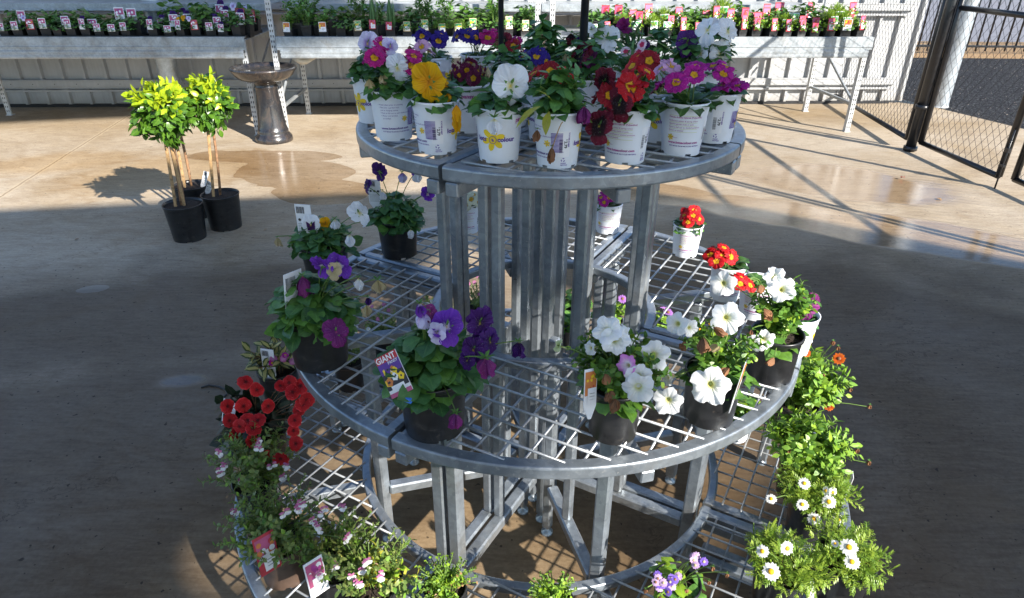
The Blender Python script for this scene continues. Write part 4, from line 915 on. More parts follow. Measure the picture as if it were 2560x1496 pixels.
# ================================================================ PLANTS
def pot_at(px, yb, z, rb=.041):
    p = at(px, yb, z); d = Vector((p.x-CAM.x, p.y-CAM.y, 0)).normalized(); c = p+d*rb; return Vector((c.x, c.y, z+.0005))
def camdir(p, up=.35):
    d = (CAM-Vector(p)); d.z = 0; d.normalize(); return (d+Vector((0, 0, up))).normalized()
def part(mb, name, t): return mb.build(name, t)
class Plant:
    """a potted plant; local frame has its origin at the pot base, z up"""
    def __init__(s, label, cat="potted flower", loc=(0, 0, 0), rz=0, group=None, name="potted_plant", seed=0):
        random.seed(hash(label) % 1 if False else seed); s.t = thing(name, label, cat, loc, 0, group); s.loc = Vector(loc); s.z = 0; s.fl = MB(); s.rz = rz; s.fo = .0; s.fs = 1.0; GL = loc[2] if len(loc) > 2 else 0
        if abs(GL-Z1) < .01: s.fo, s.fs = .015, 1.22
        elif abs(GL-Z2) < .01: s.fo, s.fs = .03, 1.12
        elif abs(GL-Z3) < .01: s.fo, s.fs = .06, 1.1
    def white(s, kind='pansy', ang=0):
        s.z = white_pot(s.t, kind, ang); return s
    def black(s, R, H, **k): s.z = black_pot(s.t, R, H, **k); s.R = R; return s
    def loc2(s, x, y, z): return Vector((x, y, s.z+z))
    def px(s, x, y, dy=0.0):          # local point seen at a pixel, dy metres beyond the pot axis
        n = Vector((AF.x, AF.y, 0)).normalized(); P = s.loc+n*(dy-s.fo); return atP(x, y, P)-s.loc
    def stalk(s, p, r=.0014, mat="stem_green", base=None):
        b = base or Vector((U(-.012, .012), U(-.012, .012), s.z)); p = Vector(p); mb = s.fl; mb.tube(curve(b, p, ((p.x-b.x)*-.1, (p.y-b.y)*-.1, .012), 6), r, mat, 5, False)
    def flower(s, fn, name="flower"):
        mb = MB(); fn(mb); return mb.build(name, s.t)
    def done(s):
        if s.fl.n: s.fl.build("foliage", s.t)
        return s
def face(p, P, yaw=0, pitch=0.3, spin=0):
    d = camdir(Vector(P)+Vector(p), 0); a = atan2(d.y, d.x)+yaw; n = Vector((cos(a)*cos(pitch), sin(a)*cos(pitch), sin(pitch))); return facing(p, n, spin)
def F_pansy(pl, p, R, mat, mat2=None, yaw=0, pitch=.3, spin=0, flop=0, st=True):
    p = Vector(p); R = R*pl.fs; Mx = face(p, pl.loc, yaw, pitch, spin); pl.flower(lambda mb: (pansy(mb, Mx, R, mat, mat2, flop), calyx(mb, Mx @ Matrix.Translation((0, 0, -.003)), R*.4)))
    if st: pl.stalk(p-(Mx.to_3x3() @ Vector((0, 0, .004))))
def F_bell(pl, p, R, L, mat, st=True, tilt=0, yaw=0, n=5, name="flower"):
    p = Vector(p); Mx = Matrix.Translation(p) @ Matrix.Rotation(yaw, 4, 'Z') @ Matrix.Rotation(tilt, 4, 'Y'); pl.flower(lambda mb: bell(mb, Mx, R, L, mat, n), name)
    if st: pl.stalk(p+Vector((0, 0, .004)))
def F_prim(pl, c, n, spread, R, mat, mats=None, hz=.05, face_up=.9, yb=0):
    """rounded head of primroses; c = centre of the head (local)"""
    c = Vector(c); ga = 2.4
    for i in range(n):
        q = sqrt((i+.4)/n); a = i*ga+yb; d = Vector((cos(a)*q, sin(a)*q, 0)); p = c+Vector((d.x*spread, d.y*spread, hz*(1-q*q)*.9+U(-.006, .006)))
        cdv = camdir(pl.loc+p, 0); nn = (d*1.0+Vector((0, 0, face_up))+cdv*.35+Vector((U(-.3, .3), U(-.3, .3), 0))).normalized(); m = random.choice(mats) if mats else mat; R_ = R*pl.fs*U(.9, 1.15)
        Mx = facing(p, nn, U(0, 6)); pl.flower(lambda mb: (primrose(mb, Mx, R_, m, random.choice((5, 6, 6))), mb.tube([Mx @ Vector((0, 0, 0)), Mx @ Vector((0, 0, -.014))], [.003, .0015], "petunia_tube", 6, False)))
        pl.stalk(p-nn*.012)
def L_pansy(pl, n=55, R=.05, H=.035, L=.034, W=.022, mat="pansy_leaf", m2=("pansy_leaf_light", .2), z=0.0, **k):
    e_ = 1.22 if abs(pl.loc.z-Z1) < .01 else 1.12
    t1 = abs(pl.loc.z-Z1) < .01
    dome(pl.fl, int(n*(2.1 if t1 else 1.6)), R*e_, H*e_*(1.45 if t1 else 1.1), L*1.1, W*1.15, mat, m2, pl.z+z+(.004 if t1 else -.008), .35, wav=.05, peak=.55, **k); stems(pl.fl, 8, R*.6, pl.z+H, "stem_green")
def L_prim(pl, n=16, L=.075, W=.034, mat="primrose_leaf", z=0.0, hang=.9):
    for i in range(int(n*1.4)):
        a = i*2.4+U(-.3, .3); el = U(.1, .85); d = Vector((cos(a)*cos(el), sin(a)*cos(el), sin(el))); b = Vector((cos(a)*.008, sin(a)*.008, pl.z+z))
        leaf(pl.fl, frame(b, d), L*U(.7, 1.1), W*U(.8, 1.1), mat, U(.6, 1.4)*hang, .25, wav=.12, peak=.62, nu=9, nv=5)
V3 = Vector
# -------- top shelf -----------------------------------------------------
GA = "white pots of flowers crowded on the top shelf"
def va(pl_loc, want=0):     # rotation so that the panel at local angle 'want' (degrees) faces the viewer
    d = camdir(pl_loc, 0); return atan2(d.y, d.x)-radians(want)
def top(label, px, yb, kind, want, seed, z=Z1):
    loc = pot_at(px, yb, z); p = Plant(label, "potted flower", loc, seed=seed, group=GA if z == Z1 else None); p.white(kind, va(loc, want)); return p
# 1 leftmost, partly hidden
p = top("leftmost white pot on the top shelf, half hidden, with lilac pansies", 925, 306, 'pansy', 205, 1); L_pansy(p, 50, .052, .05)
F_pansy(p, p.px(905, 108), .026, "pansy_lilac", yaw=-.5, pitch=.2); F_pansy(p, p.px(960, 115), .02, "pansy_lilac", yaw=.2, pitch=.4)
F_prim(p, p.px(935, 150), 3, .022, .021, "primrose_magenta"); F_bell(p, p.px(905, 190), .018, .03, "dead_cream"); F_bell(p, p.px(925, 185), .012, .025, "pansy_white"); p.done()
# 2
p = top("white pot with small print, magenta primroses and a white pansy, left of top shelf", 972, 349, 'pansy', 0, 2); L_pansy(p, 60, .054, .045)
F_prim(p, p.px(925, 152, -.01), 4, .026, .022, "primrose_magenta", hz=.02); F_prim(p, p.px(1012, 168, -.01), 4, .02, .019, "primrose_magenta", hz=.03)
F_pansy(p, p.px(978, 168, -.03), .026, "pansy_white", "pansy_white", yaw=-.4, pitch=-.1, spin=.3); F_pansy(p, p.px(1003, 170, -.02), .018, "pansy_white_dark_face", yaw=.5, pitch=-.2)
F_bell(p, p.px(942, 182, -.02), .013, .022, "dead_cream"); F_bell(p, p.px(908, 195, -.02), .016, .028, "dead_cream"); p.done()
# pink primrose, back of 2
p = top("white pot with pale pink primroses and dried buds, behind the yellow pansy", 1045, 262, 'prim', 60, 3); L_prim(p, 12, .05); F_prim(p, p.px(1040, 128), 4, .024, .02, "primrose_pink", hz=.03)
for xy in ((1008, 112), (1014, 122), (1005, 128)): F_bell(p, p.px(*xy), .008, .018, "dead_flower")
p.done()
# blue primrose at the back left
p = top("white pot with deep blue primroses at the back left rim of the top shelf", 1075, 240, 'prim', 110, 4); L_prim(p, 15, .055); F_prim(p, p.px(1040, 98), 4, .024, .022, "primrose_blue", hz=.02); F_prim(p, p.px(1080, 100), 3, .02, .021, "primrose_blue", hz=.02); p.done()
# 3 yellow pansy
p = top("white pot with one big yellow pansy and a wilted yellow petal over its rim", 1078, 383, 'pansy', 78, 5); L_pansy(p, 42, .05, .03)
F_pansy(p, p.px(1055, 203, -.035), .036, "pansy_yellow", yaw=-.35, pitch=.1, spin=.15, flop=.3); F_pansy(p, p.px(1093, 212), .016, "pansy_yellow", yaw=.9, pitch=.1); F_bell(p, p.px(1100, 228, -.01), .012, .018, "pansy_yellow")
for k in range(3): p.flower(lambda mb: petal(mb, frame(p.px(1123-2*k, 258+k*14, -.055), (0.1*k, 0, -1), camdir(p.loc, 0)), .034, .02, "pansy_yellow", .1, 0, .3, 0, .5, .6), "wilted_petal")
p.done()
# wilted purple primrose
p = top("white pot of shrivelled dark purple primroses with dry stalks, behind the yellow pansy", 1155, 330, 'pansy', 230, 6); L_pansy(p, 20, .05, .02); F_prim(p, p.px(1150, 195), 11, .042, .015, "primrose_wilted", hz=.035, face_up=-.2)
for xy in ((1165, 150), (1148, 140), (1182, 158), (1200, 165), (1172, 170), (1135, 165), (1140, 150)): F_bell(p, p.px(*xy), .006, .024, "dead_cream")
leaf(p.fl, frame(p.px(1165, 226, -.05), (1, .1, .1)), .06, .03, "yellow_leaf", .4, .2, nu=8); leaf(p.fl, frame(p.px(1155, 228, -.05), (1, .0, .25)), .065, .03, "pansy_leaf_light", .5, .2, nu=8); p.done()
# blue + magenta at back
p = top("white pot mixing violet blue and hot pink primroses at the back of the top shelf", 1175, 232, 'prim', 150, 7); L_prim(p, 14, .055); F_prim(p, p.px(1150, 98), 6, .034, .021, "primrose_blue", hz=.03); F_prim(p, p.px(1200, 98), 4, .026, .022, "primrose_magenta", hz=.02); p.done()
p = top("white pot with ragged red and black pansies near the left sign post", 1245, 250, 'pansy', 260, 8); L_pansy(p, 45); F_pansy(p, p.px(1238, 108), .028, "pansy_maroon", yaw=-.4, pitch=.2); F_prim(p, p.px(1262, 118), 4, .026, .021, "primrose_magenta", mats=["primrose_magenta", "primrose_darkred"], hz=.02); F_bell(p, p.px(1224, 100), .01, .02, "dead_flower"); p.done()
# 4 big white pansy
p = top("white pot with yellow petalled logo and one large white pansy, front of top shelf", 1228, 404, 'pansy', 166, 9); L_pansy(p, 46, .052, .03)
F_pansy(p, p.px(1256, 212, -.03), .037, "pansy_white", yaw=.15, pitch=.1, spin=-.1, flop=.25); F_bell(p, p.px(1216, 292, -.06), .022, .03, "pansy_white", yaw=1)
p.done()
# blue primrose centre
p = top("white pot with violet blue primroses in the middle of the top shelf", 1325, 300, 'prim', 200, 10); L_prim(p, 16, .06); F_prim(p, p.px(1318, 150), 7, .036, .02, "primrose_blue", hz=.022)
F_bell(p, p.px(1285, 135), .014, .022, "nemesia_pink"); F_bell(p, p.px(1392, 132), .009, .02, "dead_cream"); p.done()
# red primrose behind barcode pot
p = top("white pot with dark red yellow eyed primroses behind the purple barcode pot", 1345, 352, 'prim', 260, 11); L_prim(p, 16, .06); F_prim(p, p.px(1350, 190), 6, .038, .0215, "primrose_red", mats=["primrose_red", "primrose_darkred"], hz=.028); p.done()
# 5 barcode pot
p = top("white pot with a purple barcode and yellowing leaves, frontmost on the top shelf", 1370, 417, 'pansy', 62, 12); L_pansy(p, 60, .048, .055, .042, .02, "pansy_leaf_light", ("pansy_leaf", .5)); sprigs(p.fl, 9, .05, .1, "pansy_leaf_light", 7, .035, .016, z0=p.z, r=.002)
leaf(p.fl, frame(p.px(1330, 262, -.05), (-.9, -.2, -.5)), .062, .034, "yellow_leaf", .4, .2, nu=9, nv=5); leaf(p.fl, frame(p.px(1352, 275, -.052), (-.25, -.3, -.9)), .045, .02, "yellow_leaf", .4, .2, nu=8, nv=5); leaf(p.fl, frame(p.px(1360, 250, -.04), (-.6, 0, .7)), .04, .015, "yellow_leaf", .6, .2, nu=8)
F_bell(p, p.px(1437, 262, -.035), .019, .034, "pansy_plum"); p.stalk(p.px(1357, 372, -.062), .0012, "bamboo", base=p.px(1385, 300, -.055)); F_bell(p, p.px(1358, 362, -.062), .009, .03, "dead_flower", st=False); F_bell(p, p.px(1322, 320, -.05), .009, .022, "dead_flower", st=False); p.done()
# 6 red primrose + maroon pansy
p = top("white pot of scarlet primroses and velvety maroon pansies, front right of the top shelf", 1535, 407, 'prim', 22, 13); L_prim(p, 14, .07, .038); L_pansy(p, 20, .05, .03, .04)
F_prim(p, p.px(1545, 220, -.02), 3, .026, .026, "primrose_red", hz=.02); F_prim(p, p.px(1495, 240, -.01), 3, .024, .022, "primrose_darkred", hz=.02); F_prim(p, p.px(1580, 195, 0), 2, .02, .02, "primrose_red", hz=.02)
F_pansy(p, p.px(1525, 258, -.05), .029, "pansy_maroon", yaw=-.4, pitch=.2, spin=.2); F_pansy(p, p.px(1475, 312, -.06), .03, "pansy_maroon", yaw=-.5, pitch=.5, spin=.2); F_pansy(p, p.px(1488, 205, -.01), .026, "pansy_maroon", yaw=-.6, pitch=-.2)
p.done()
# maroon pansy behind
p = top("white pot with tall dusky maroon pansies in the middle of the top shelf", 1440, 310, 'pansy', 300, 14); L_pansy(p, 50, .05, .06); F_pansy(p, p.px(1428, 140), .033, "pansy_maroon", yaw=-.9, pitch=.5); F_pansy(p, p.px(1455, 150), .028, "pansy_plum", yaw=.8, pitch=.1); F_bell(p, p.px(1437, 168), .009, .02, "dead_flower"); p.done()
# back greens
p = top("white pot of loose green pansy leaves at the back centre of the top shelf", 1335, 235, 'pansy', 300, 15); L_pansy(p, 70, .055, .07, .045, .026, "pansy_leaf_light", ("pansy_leaf", .5)); F_bell(p, p.px(1425, 85), .02, .03, "pansy_deep"); p.done()
p = top("white pot of green leaves around a large hanging white pansy, beside the right sign post", 1470, 262, 'pansy', 330, 16); L_pansy(p, 60, .055, .07, .045, .026, "pansy_leaf", ("pansy_leaf_light", .5)); F_pansy(p, p.px(1495, 92, -.02), .036, "pansy_white", yaw=-.3, pitch=.75, spin=.4); F_pansy(p, p.px(1455, 72), .02, "pansy_white", yaw=.6, pitch=.6); F_bell(p, p.px(1405, 82), .018, .028, "pansy_maroon"); p.done()
p = top("white pot with an upright wine purple daisy flower, back of the top shelf", 1545, 235, 'prim', 330, 17); sprigs(p.fl, 16, .05, .1, "grassy_leaf", 10, .045, .008, z0=p.z); q_ = p.px(1535, 62); Mx = facing(q_, (-.3, -.6, .5)); p.flower(lambda mb: daisy(mb, Mx, .026, "aster_purple", "aster_purple", 12, .45, -.7)); p.stalk(q_); q_ = p.px(1538, 70); Mx2 = facing(q_, (.1, -.3, .9)); p.flower(lambda mb: daisy(mb, Mx2, .03, "aster_purple", "aster_purple", 12, .45, .1)); p.done()
p = top("white pot of grassy carnation leaves with small pink and white blooms, top shelf", 1555, 330, 'prim', 300, 18); sprigs(p.fl, 46, .062, .1, "grassy_leaf", 10, .038, .0055, z0=p.z)
for xy in ((1572, 128), (1580, 110), (1540, 128)): q_ = p.px(*xy); Mx = face(q_, p.loc, U(-.5, .5), .5); p.flower(lambda mb: primrose(mb, Mx, .014, "dianthus_pink", 5)); p.stalk(q_)
p.done()
# 7 magenta primrose right
p = top("white pot of magenta primroses over crinkled leaves, second from right, top shelf", 1672, 386, 'prim', 0, 19); L_prim(p, 16, .08, .034, hang=.7)
F_prim(p, p.px(1655, 215, -.02), 4, .03, .024, "primrose_orchid", hz=.02); F_prim(p, p.px(1700, 185, -.01), 4, .028, .022, "primrose_orchid", hz=.02); F_prim(p, p.px(1640, 175, .01), 2, .015, .02, "primrose_pink", hz=.02); F_prim(p, p.px(1622, 222, .01), 2, .015, .018, "primrose_wilted", hz=.01)
p.done()
p = top("rightmost white pot on the top shelf, magenta primroses, price sticker showing", 1752, 355, 'prim', 72, 20); L_prim(p, 16, .07, .042); F_prim(p, p.px(1800, 215, -.03), 2, .018, .028, "primrose_orchid", hz=.0); F_prim(p, p.px(1770, 190), 4, .03, .02, "primrose_orchid", hz=.03); p.done()
p = top("white pot squeezed behind the scarlet and magenta primroses, holding crimson primroses", 1618, 354, 'prim', 200, 21); L_prim(p, 12, .06); F_prim(p, p.px(1590, 160), 5, .034, .02, "primrose_darkred", mats=["primrose_red", "primrose_darkred"], hz=.02); p.done()
p = top("white pot with tall nodding white pansies at the right back of the top shelf", 1735, 275, 'pansy', 300, 22); L_pansy(p, 50, .055, .06)
F_pansy(p, p.px(1742, 75, -.01), .034, "pansy_white", yaw=-.4, pitch=.6, spin=.2); F_pansy(p, p.px(1790, 78), .032, "pansy_white", yaw=.8, pitch=.3, spin=-.2); F_pansy(p, p.px(1772, 135, -.02), .03, "pansy_white", yaw=.3, pitch=.0); F_pansy(p, p.px(1725, 132, -.02), .022, "pansy_white", yaw=-.6, pitch=0); p.done()
p = top("white pot with one dark violet pansy near the right back rim of the top shelf", 1680, 275, 'pansy', 10, 23); L_pansy(p, 50, .055, .055); F_pansy(p, p.px(1690, 108), .03, "pansy_deep", yaw=.3, pitch=.2); F_bell(p, p.px(1592, 98), .013, .022, "pansy_deep"); p.done()
p = top("white pot of plain dark leaves hidden at the back right of the top shelf", 1615, 255, 'pansy', 300, 24); L_pansy(p, 60, .055, .06); F_bell(p, p.px(1660, 75), .008, .012, "pansy_leaf_light"); p.done()
p = top("white pot of plain dark leaves hidden behind the wilted purple primroses", 1255, 315, 'pansy', 300, 25); L_pansy(p, 60, .055, .05); p.done()
p = top("white pot of crimson and blue primroses hidden in the centre of the crowd", 1400, 265, 'prim', 250, 26); L_prim(p, 15, .055); L_pansy(p, 30, .05, .05); p.done()
# -------- middle shelf --------------------------------------------------
GB = "black pots of flowers on the middle shelf"
def mid(label, px, yb, R, H, seed, taper=.82): 
    loc = pot_at(px, yb, Z2, R*taper); p = Plant(label, "potted flower", loc, seed=seed, group=GB); p.black(R, H, taper=taper); return p
p = mid("black pot with drooping deep violet pansies, left back of the middle shelf", 985, 641, .072, .135, 31)
L_pansy(p, 130, .085, .085, .04, .03); F_pansy(p, p.px(934, 422), .03, "pansy_deep", yaw=2.6, pitch=.1); F_pansy(p, p.px(903, 460), .024, "pansy_deep", yaw=-1.2, pitch=.2); F_bell(p, p.px(990, 425), .02, .032, "pansy_lilac"); F_bell(p, p.px(1025, 425), .022, .032, "pansy_white"); F_pansy(p, p.px(1025, 428, .004), .018, "pansy_purple", pitch=.8, st=False)
F_pansy(p, p.px(1053, 478), .026, "pansy_purple", yaw=-.3, pitch=-.2); F_pansy(p, p.px(1070, 468, .01), .02, "pansy_white_dark_face", yaw=.5); F_bell(p, p.px(1010, 565, -.09), .013, .028, "pansy_white"); F_bell(p, p.px(940, 470), .012, .028, "pansy_white")
plant_tag(p.t, p.px(922, 465, .03)-V3((0, 0, .05)), (.1, 0, -.1), .045, .085, 'white'); p.done()
p = mid("black pot of white pansies with one dark face, left side of the middle shelf", 812, 715, .075, .135, 32)
L_pansy(p, 130, .095, .085, .042, .03); F_pansy(p, p.px(765, 555, -.02), .03, "pansy_white_dark_face", "pansy_white", yaw=-.2, pitch=.1); F_pansy(p, p.px(884, 525, -.02), .034, "pansy_white", yaw=.4, pitch=.6, spin=.5); F_pansy(p, p.px(898, 545, 0), .018, "pansy_white", yaw=.8, pitch=0); F_bell(p, p.px(824, 540, -.02), .018, .032, "pansy_white"); F_bell(p, p.px(860, 578, -.05), .02, .034, "pansy_white")
F_pansy(p, p.px(800, 552, .01), .02, "pansy_yellow", yaw=.3, pitch=0); F_bell(p, p.px(682, 585, -.02), .011, .03, "dead_cream"); F_bell(p, p.px(817, 622, -.06), .008, .014, "dead_flower"); plant_tag(p.t, p.px(748, 535, .0)-V3((0, 0, .06)), (0, 0, -.15), .05, .10, 'white'); p.done()
p = mid("black pot with purple and wilted cream pansies, left rim of the middle shelf", 797, 919, .082, .14, 33)
L_pansy(p, 150, .1, .1, .05, .034, "pansy_leaf_light", ("pansy_leaf", .45)); F_pansy(p, p.px(793, 655), .03, "pansy_purple", yaw=2.6, pitch=.3); F_pansy(p, p.px(835, 655), .032, "pansy_purple", yaw=.6, pitch=.5, spin=.5); F_pansy(p, p.px(822, 668, -.02), .02, "dead_cream", yaw=-.2, pitch=.4)
F_bell(p, p.px(882, 685, -.02), .014, .03, "pansy_white"); F_bell(p, p.px(930, 690, -.01), .022, .034, "dead_cream"); F_bell(p, p.px(902, 752, -.03), .014, .03, "dead_cream"); F_bell(p, p.px(905, 732, -.03), .01, .02, "pansy_deep"); F_bell(p, p.px(744, 680), .018, .05, "pansy_plum")
F_pansy(p, p.px(827, 818, -.095), .033, "pansy_plum", yaw=.3, pitch=.9, flop=.2); plant_tag(p.t, p.px(716, 740, .0)-V3((0, 0, .09)), (0, .12, 1.15), .06, .16, 'white'); p.done()
p = mid("black pot of purple and violet pansies with a picture tag, front of middle shelf", 1073, 1093, .079, .145, 34)
L_pansy(p, 150, .1, .1, .05, .036, "pansy_leaf", ("pansy_leaf_light", .35)); F_pansy(p, p.px(1100, 805, -.02), .036, "pansy_purple", "pansy_purple", yaw=-.3, pitch=.75, spin=.3); F_pansy(p, p.px(1075, 822, -.03), .022, "pansy_lilac", yaw=-.5, pitch=.1); F_pansy(p, p.px(1180, 795), .034, "pansy_deep", yaw=.5, pitch=-.1); F_bell(p, p.px(1033, 748), .016, .026, "pansy_purple"); F_bell(p, p.px(1040, 768), .02, .036, "pansy_lilac"); F_pansy(p, p.px(1058, 772, .01), .018, "pansy_plum", yaw=.5)
F_pansy(p, p.px(1205, 842), .028, "pansy_deep", yaw=.8, pitch=.2); F_pansy(p, p.px(1165, 862, -.02), .026, "pansy_deep", yaw=-.2, pitch=.2); F_pansy(p, p.px(1150, 888, -.03), .02, "pansy_deep", yaw=-.5); F_bell(p, p.px(1277, 842, 0), .016, .036, "pansy_deep"); F_bell(p, p.px(1195, 882, -.05), .027, .042, "pansy_plum"); F_bell(p, p.px(1122, 1018, -.1), .017, .036, "pansy_plum")
plant_tag(p.t, p.px(990, 955, -.065)-V3((0, 0, .015)), (-.35, -.62, -.25), .058, .088, 'giant', False); mb = MB(); q_ = p.px(1002, 984, -.08); mb.box(q_, (.01, .003, .005), "ink_blue", Euler((0, 0, -.5)).to_matrix()); mb.build("sticker", p.t); p.done()
def petplant(label, px, yb, R, H, seed, fl, dead=(), n=52, rr=.105, hh=.13):
    p = mid(label, px, yb, R, H, seed, .84); sprigs(p.fl, n, rr, hh, "petunia_leaf", 16, .026, .013, z0=p.z, mats2=("lime_leaf", .12), r=.0016); L_pansy(p, 26, .07, .03, .05, .03, "petunia_leaf", ("pansy_leaf_light", .4))
    for (x, y, dy, R_, yaw, pit, m) in fl:
        q_ = p.px(x, y, dy); R_ *= .93; Mx = face(q_, p.loc, yaw+U(-.25, .25), pit+U(-.2, .2), U(0, 6)); p.flower(lambda mb: petunia(mb, Mx, R_, m)); p.stalk(q_-(Mx.to_3x3() @ Vector((0, 0, R_*1.3))))
    for (x, y, dy) in dead: F_bell(p, p.px(x, y, dy), U(.01, .016), U(.022, .036), random.choice(["dead_flower", "dead_flower", "dead_cream"]), tilt=U(-1.2, 1.2), yaw=U(0, 6), n=3)
    return p
p = petplant("black pot of white petunias with one pink tinged bloom, front of the middle shelf", 1503, 1097, .062, .128, 41,
    [(1493, 812, 0, .034, -.2, .9, "petunia_white"), (1515, 838, -.01, .034, .3, .5, "petunia_white"), (1542, 832, .01, .032, 1.2, .4, "petunia_white"), (1612, 878, 0, .038, .2, .1, "petunia_white"), (1540, 900, -.05, .026, -.9, .2, "petunia_pink"), (1572, 930, -.07, .032, .1, .3, "petunia_white"), (1570, 958, -.085, .036, .1, .35, "petunia_white"), (1645, 990, -.06, .034, .3, .1, "petunia_white"), (1450, 858, 0, .018, -1, .2, "petunia_white")], [(1490, 920, -.06), (1505, 960, -.07)])
q_ = p.px(1372, 850, 0); Mx = facing(q_, (-1, -.2, .5)); p.flower(lambda mb: petunia(mb, Mx, .016, "petunia_tube")); p.stalk(q_)
F_bell(p, p.px(1515, 982, -.085), .014, .03, "dead_flower", st=False); plant_tag(p.t, p.px(1453, 975, -.06)-V3((0, 0, .025)), (-.2, .1, .5), .03, .08, 'orange'); p.done()
p = petplant("black pot of white petunias with the broadest round bloom, front right of the middle shelf", 1735, 1058, .066, .125, 42,
    [(1748, 952, -.09, .046, -.1, .35, "petunia_white"), (1664, 798, 0, .028, -.5, .4, "petunia_white"), (1700, 808, .01, .022, .5, .5, "petunia_white"), (1790, 785, .02, .04, .4, .5, "petunia_white"), (1640, 930, -.03, .02, -.8, .1, "petunia_white")], [(1755, 805, 0), (1730, 830, -.02), (1770, 850, -.03), (1795, 905, -.06), (1690, 850, -.02)], 40, .11, .12)
plant_tag(p.t, p.px(1815, 935, -.03)-V3((0, 0, .05)), (.1, .1, 1.1), .035, .1, 'orange'); p.done()
p = petplant("black pot of white petunias and lime shoots against the right rim, middle shelf", 1885, 950, .064, .125, 43,
    [(1780, 700, .0, .034, -.2, .3, "petunia_white"), (1905, 680, .02, .028, .0, .6, "petunia_white"), (1925, 710, 0, .036, .2, .5, "petunia_white"), (1882, 840, -.06, .03, .5, .0, "petunia_white"), (1850, 848, -.07, .024, -.3, .1, "petunia_white")], [(1870, 700, 0), (1880, 760, -.02), (1850, 812, -.03), (1905, 880, -.05)], 46, .075, .16)
sprigs(p.fl, 22, .06, .14, "lime_leaf", 14, .024, .012, z0=p.z); p.done()
def small(label, px, yb, kind, want, seed, z=Z2, grp=None):
    loc = pot_at(px, yb, z); p = Plant(label, "potted flower", loc, seed=seed, group=grp); p.white(kind, va(loc, want)); return p
p = small("white pot with a round head of red primroses, standing alone on the sunlit middle shelf", 1683, 636, 'prim', -10, 51); L_prim(p, 15, .055, .032, "primrose_leaf"); L_pansy(p, 18, .045, .015, .03, .02, "pansy_leaf_light"); F_prim(p, p.px(1700, 540), 8, .034, .022, "primrose_red", hz=.035); p.done()
p = small("white pot of red primroses tucked behind the white petunias, right of the middle shelf", 1778, 745, 'prim', -10, 52); L_prim(p, 16, .06, .034); F_prim(p, p.px(1770, 635), 9, .042, .022, "primrose_red", hz=.03); p.done()
p = small("white pot with spilling scarlet primroses hidden among petunia leaves at the right rim", 1850, 790, 'prim', 0, 53); L_prim(p, 12, .06, .034); F_prim(p, p.px(1812, 700), 6, .04, .02, "primrose_red", hz=.02); p.done()
p = small("white pot with a crumpled wine red pansy at the right rim, middle shelf", 1942, 880, 'pansy', 60, 54); L_pansy(p, 22, .045, .02, .035, .026); F_pansy(p, p.px(1985, 755, -.07), .034, "pansy_plum", yaw=.4, pitch=.1); F_bell(p, p.px(2005, 742), .01, .014, "lime_leaf"); q_ = p.px(1982, 835, -.04); Mx = face(q_, p.loc, .9, .1); p.flower(lambda mb: petunia(mb, Mx, .036, "petunia_white")); p.done()
p = small("white pot of magenta primroses at the back of the middle shelf, seen between the posts", 1493, 578, 'prim', 10, 55); L_prim(p, 15, .055, .034); F_prim(p, p.px(1495, 493), 9, .036, .02, "primrose_orchid", hz=.03); p.done()
p = small("white pot of cream primroses with yellow eyes at the back of the middle shelf", 1150, 578, 'prim', 10, 56); L_prim(p, 15, .055, .034); F_prim(p, p.px(1160, 500), 9, .042, .02, "primrose_cream", hz=.03); p.done()
# -------- bottom shelf --------------------------------------------------
GC = "pots of flowers around the bottom shelf"
def low(label, px, yb, R, H, seed, taper=.82, cat="potted flower", mat="black_plastic"):
    loc = pot_at(px, yb, Z3, R*taper); p = Plant(label, cat, loc, seed=seed, group=GC); p.black(R, H, taper=taper, mat=mat); return p
def impat(p, n, R, H, mat, leafmat, fl, L=.075, W=.032):
    sprigs(p.fl, n, R, H, leafmat, 7, L, W, z0=p.z, stem="stem_brown", r=.0025)
    for (x, y, dy) in fl:
        q_ = p.px(x, y, dy-.05); Mx = face(q_, p.loc, U(-.7, .7), U(.2, 1.0), U(0, 6)); R_ = U(.021, .027); p.flower(lambda mb: impatiens(mb, Mx, R_*.95, mat)); p.stalk(q_-(Mx.to_3x3() @ Vector((0, 0, .002))), .001, "stem_brown")
p = low("potted impatiens with yellow striped leaves and magenta buds, left of the bottom shelf", 700, 1000, .075, .13, 61)
impat(p, 15, .1, .12, "primrose_magenta", "variegated_leaf", [], .07, .024)
for xy in ((700, 880), (672, 890), (722, 888)): F_prim(p, p.px(*xy), 3, .012, .012, "primrose_wilted", mats=["nemesia_pink", "primrose_orchid"], hz=.01)
plant_tag(p.t, p.px(655, 875, 0)-V3((0, 0, .08)), (-.1, 0, -.2), .05, .1, 'white'); p.done()
p = low("potted red impatiens with dark bronze leaves, at the left of the bottom shelf", 665, 1175, .08, .14, 62)
impat(p, 24, .14, .14, "impatiens_red", "impatiens_leaf", [(605, 940, 0), (632, 960, 0), (690, 950, -.01), (712, 942, .0), (720, 965, -.02), (740, 950, 0), (745, 995, -.03), (755, 985, -.02), (560, 1000, .02), (565, 1035, .02), (610, 1035, -.03), (590, 1050, -.04), (622, 1055, -.05), (635, 1035, -.03), (580, 1068, -.02), (725, 1035, -.05), (722, 1060, -.06), (728, 1092, -.06), (690, 1130, -.09), (650, 1125, -.08), (620, 1085, -.05), (600, 1000, 0), (660, 1000, -.03), (735, 1010, 0)], .085, .036)
plant_tag(p.t, p.px(552, 1020, 0)-V3((0, 0, .05)), (-.25, 0.1, -.45), .05, .09, 'white'); p.done()
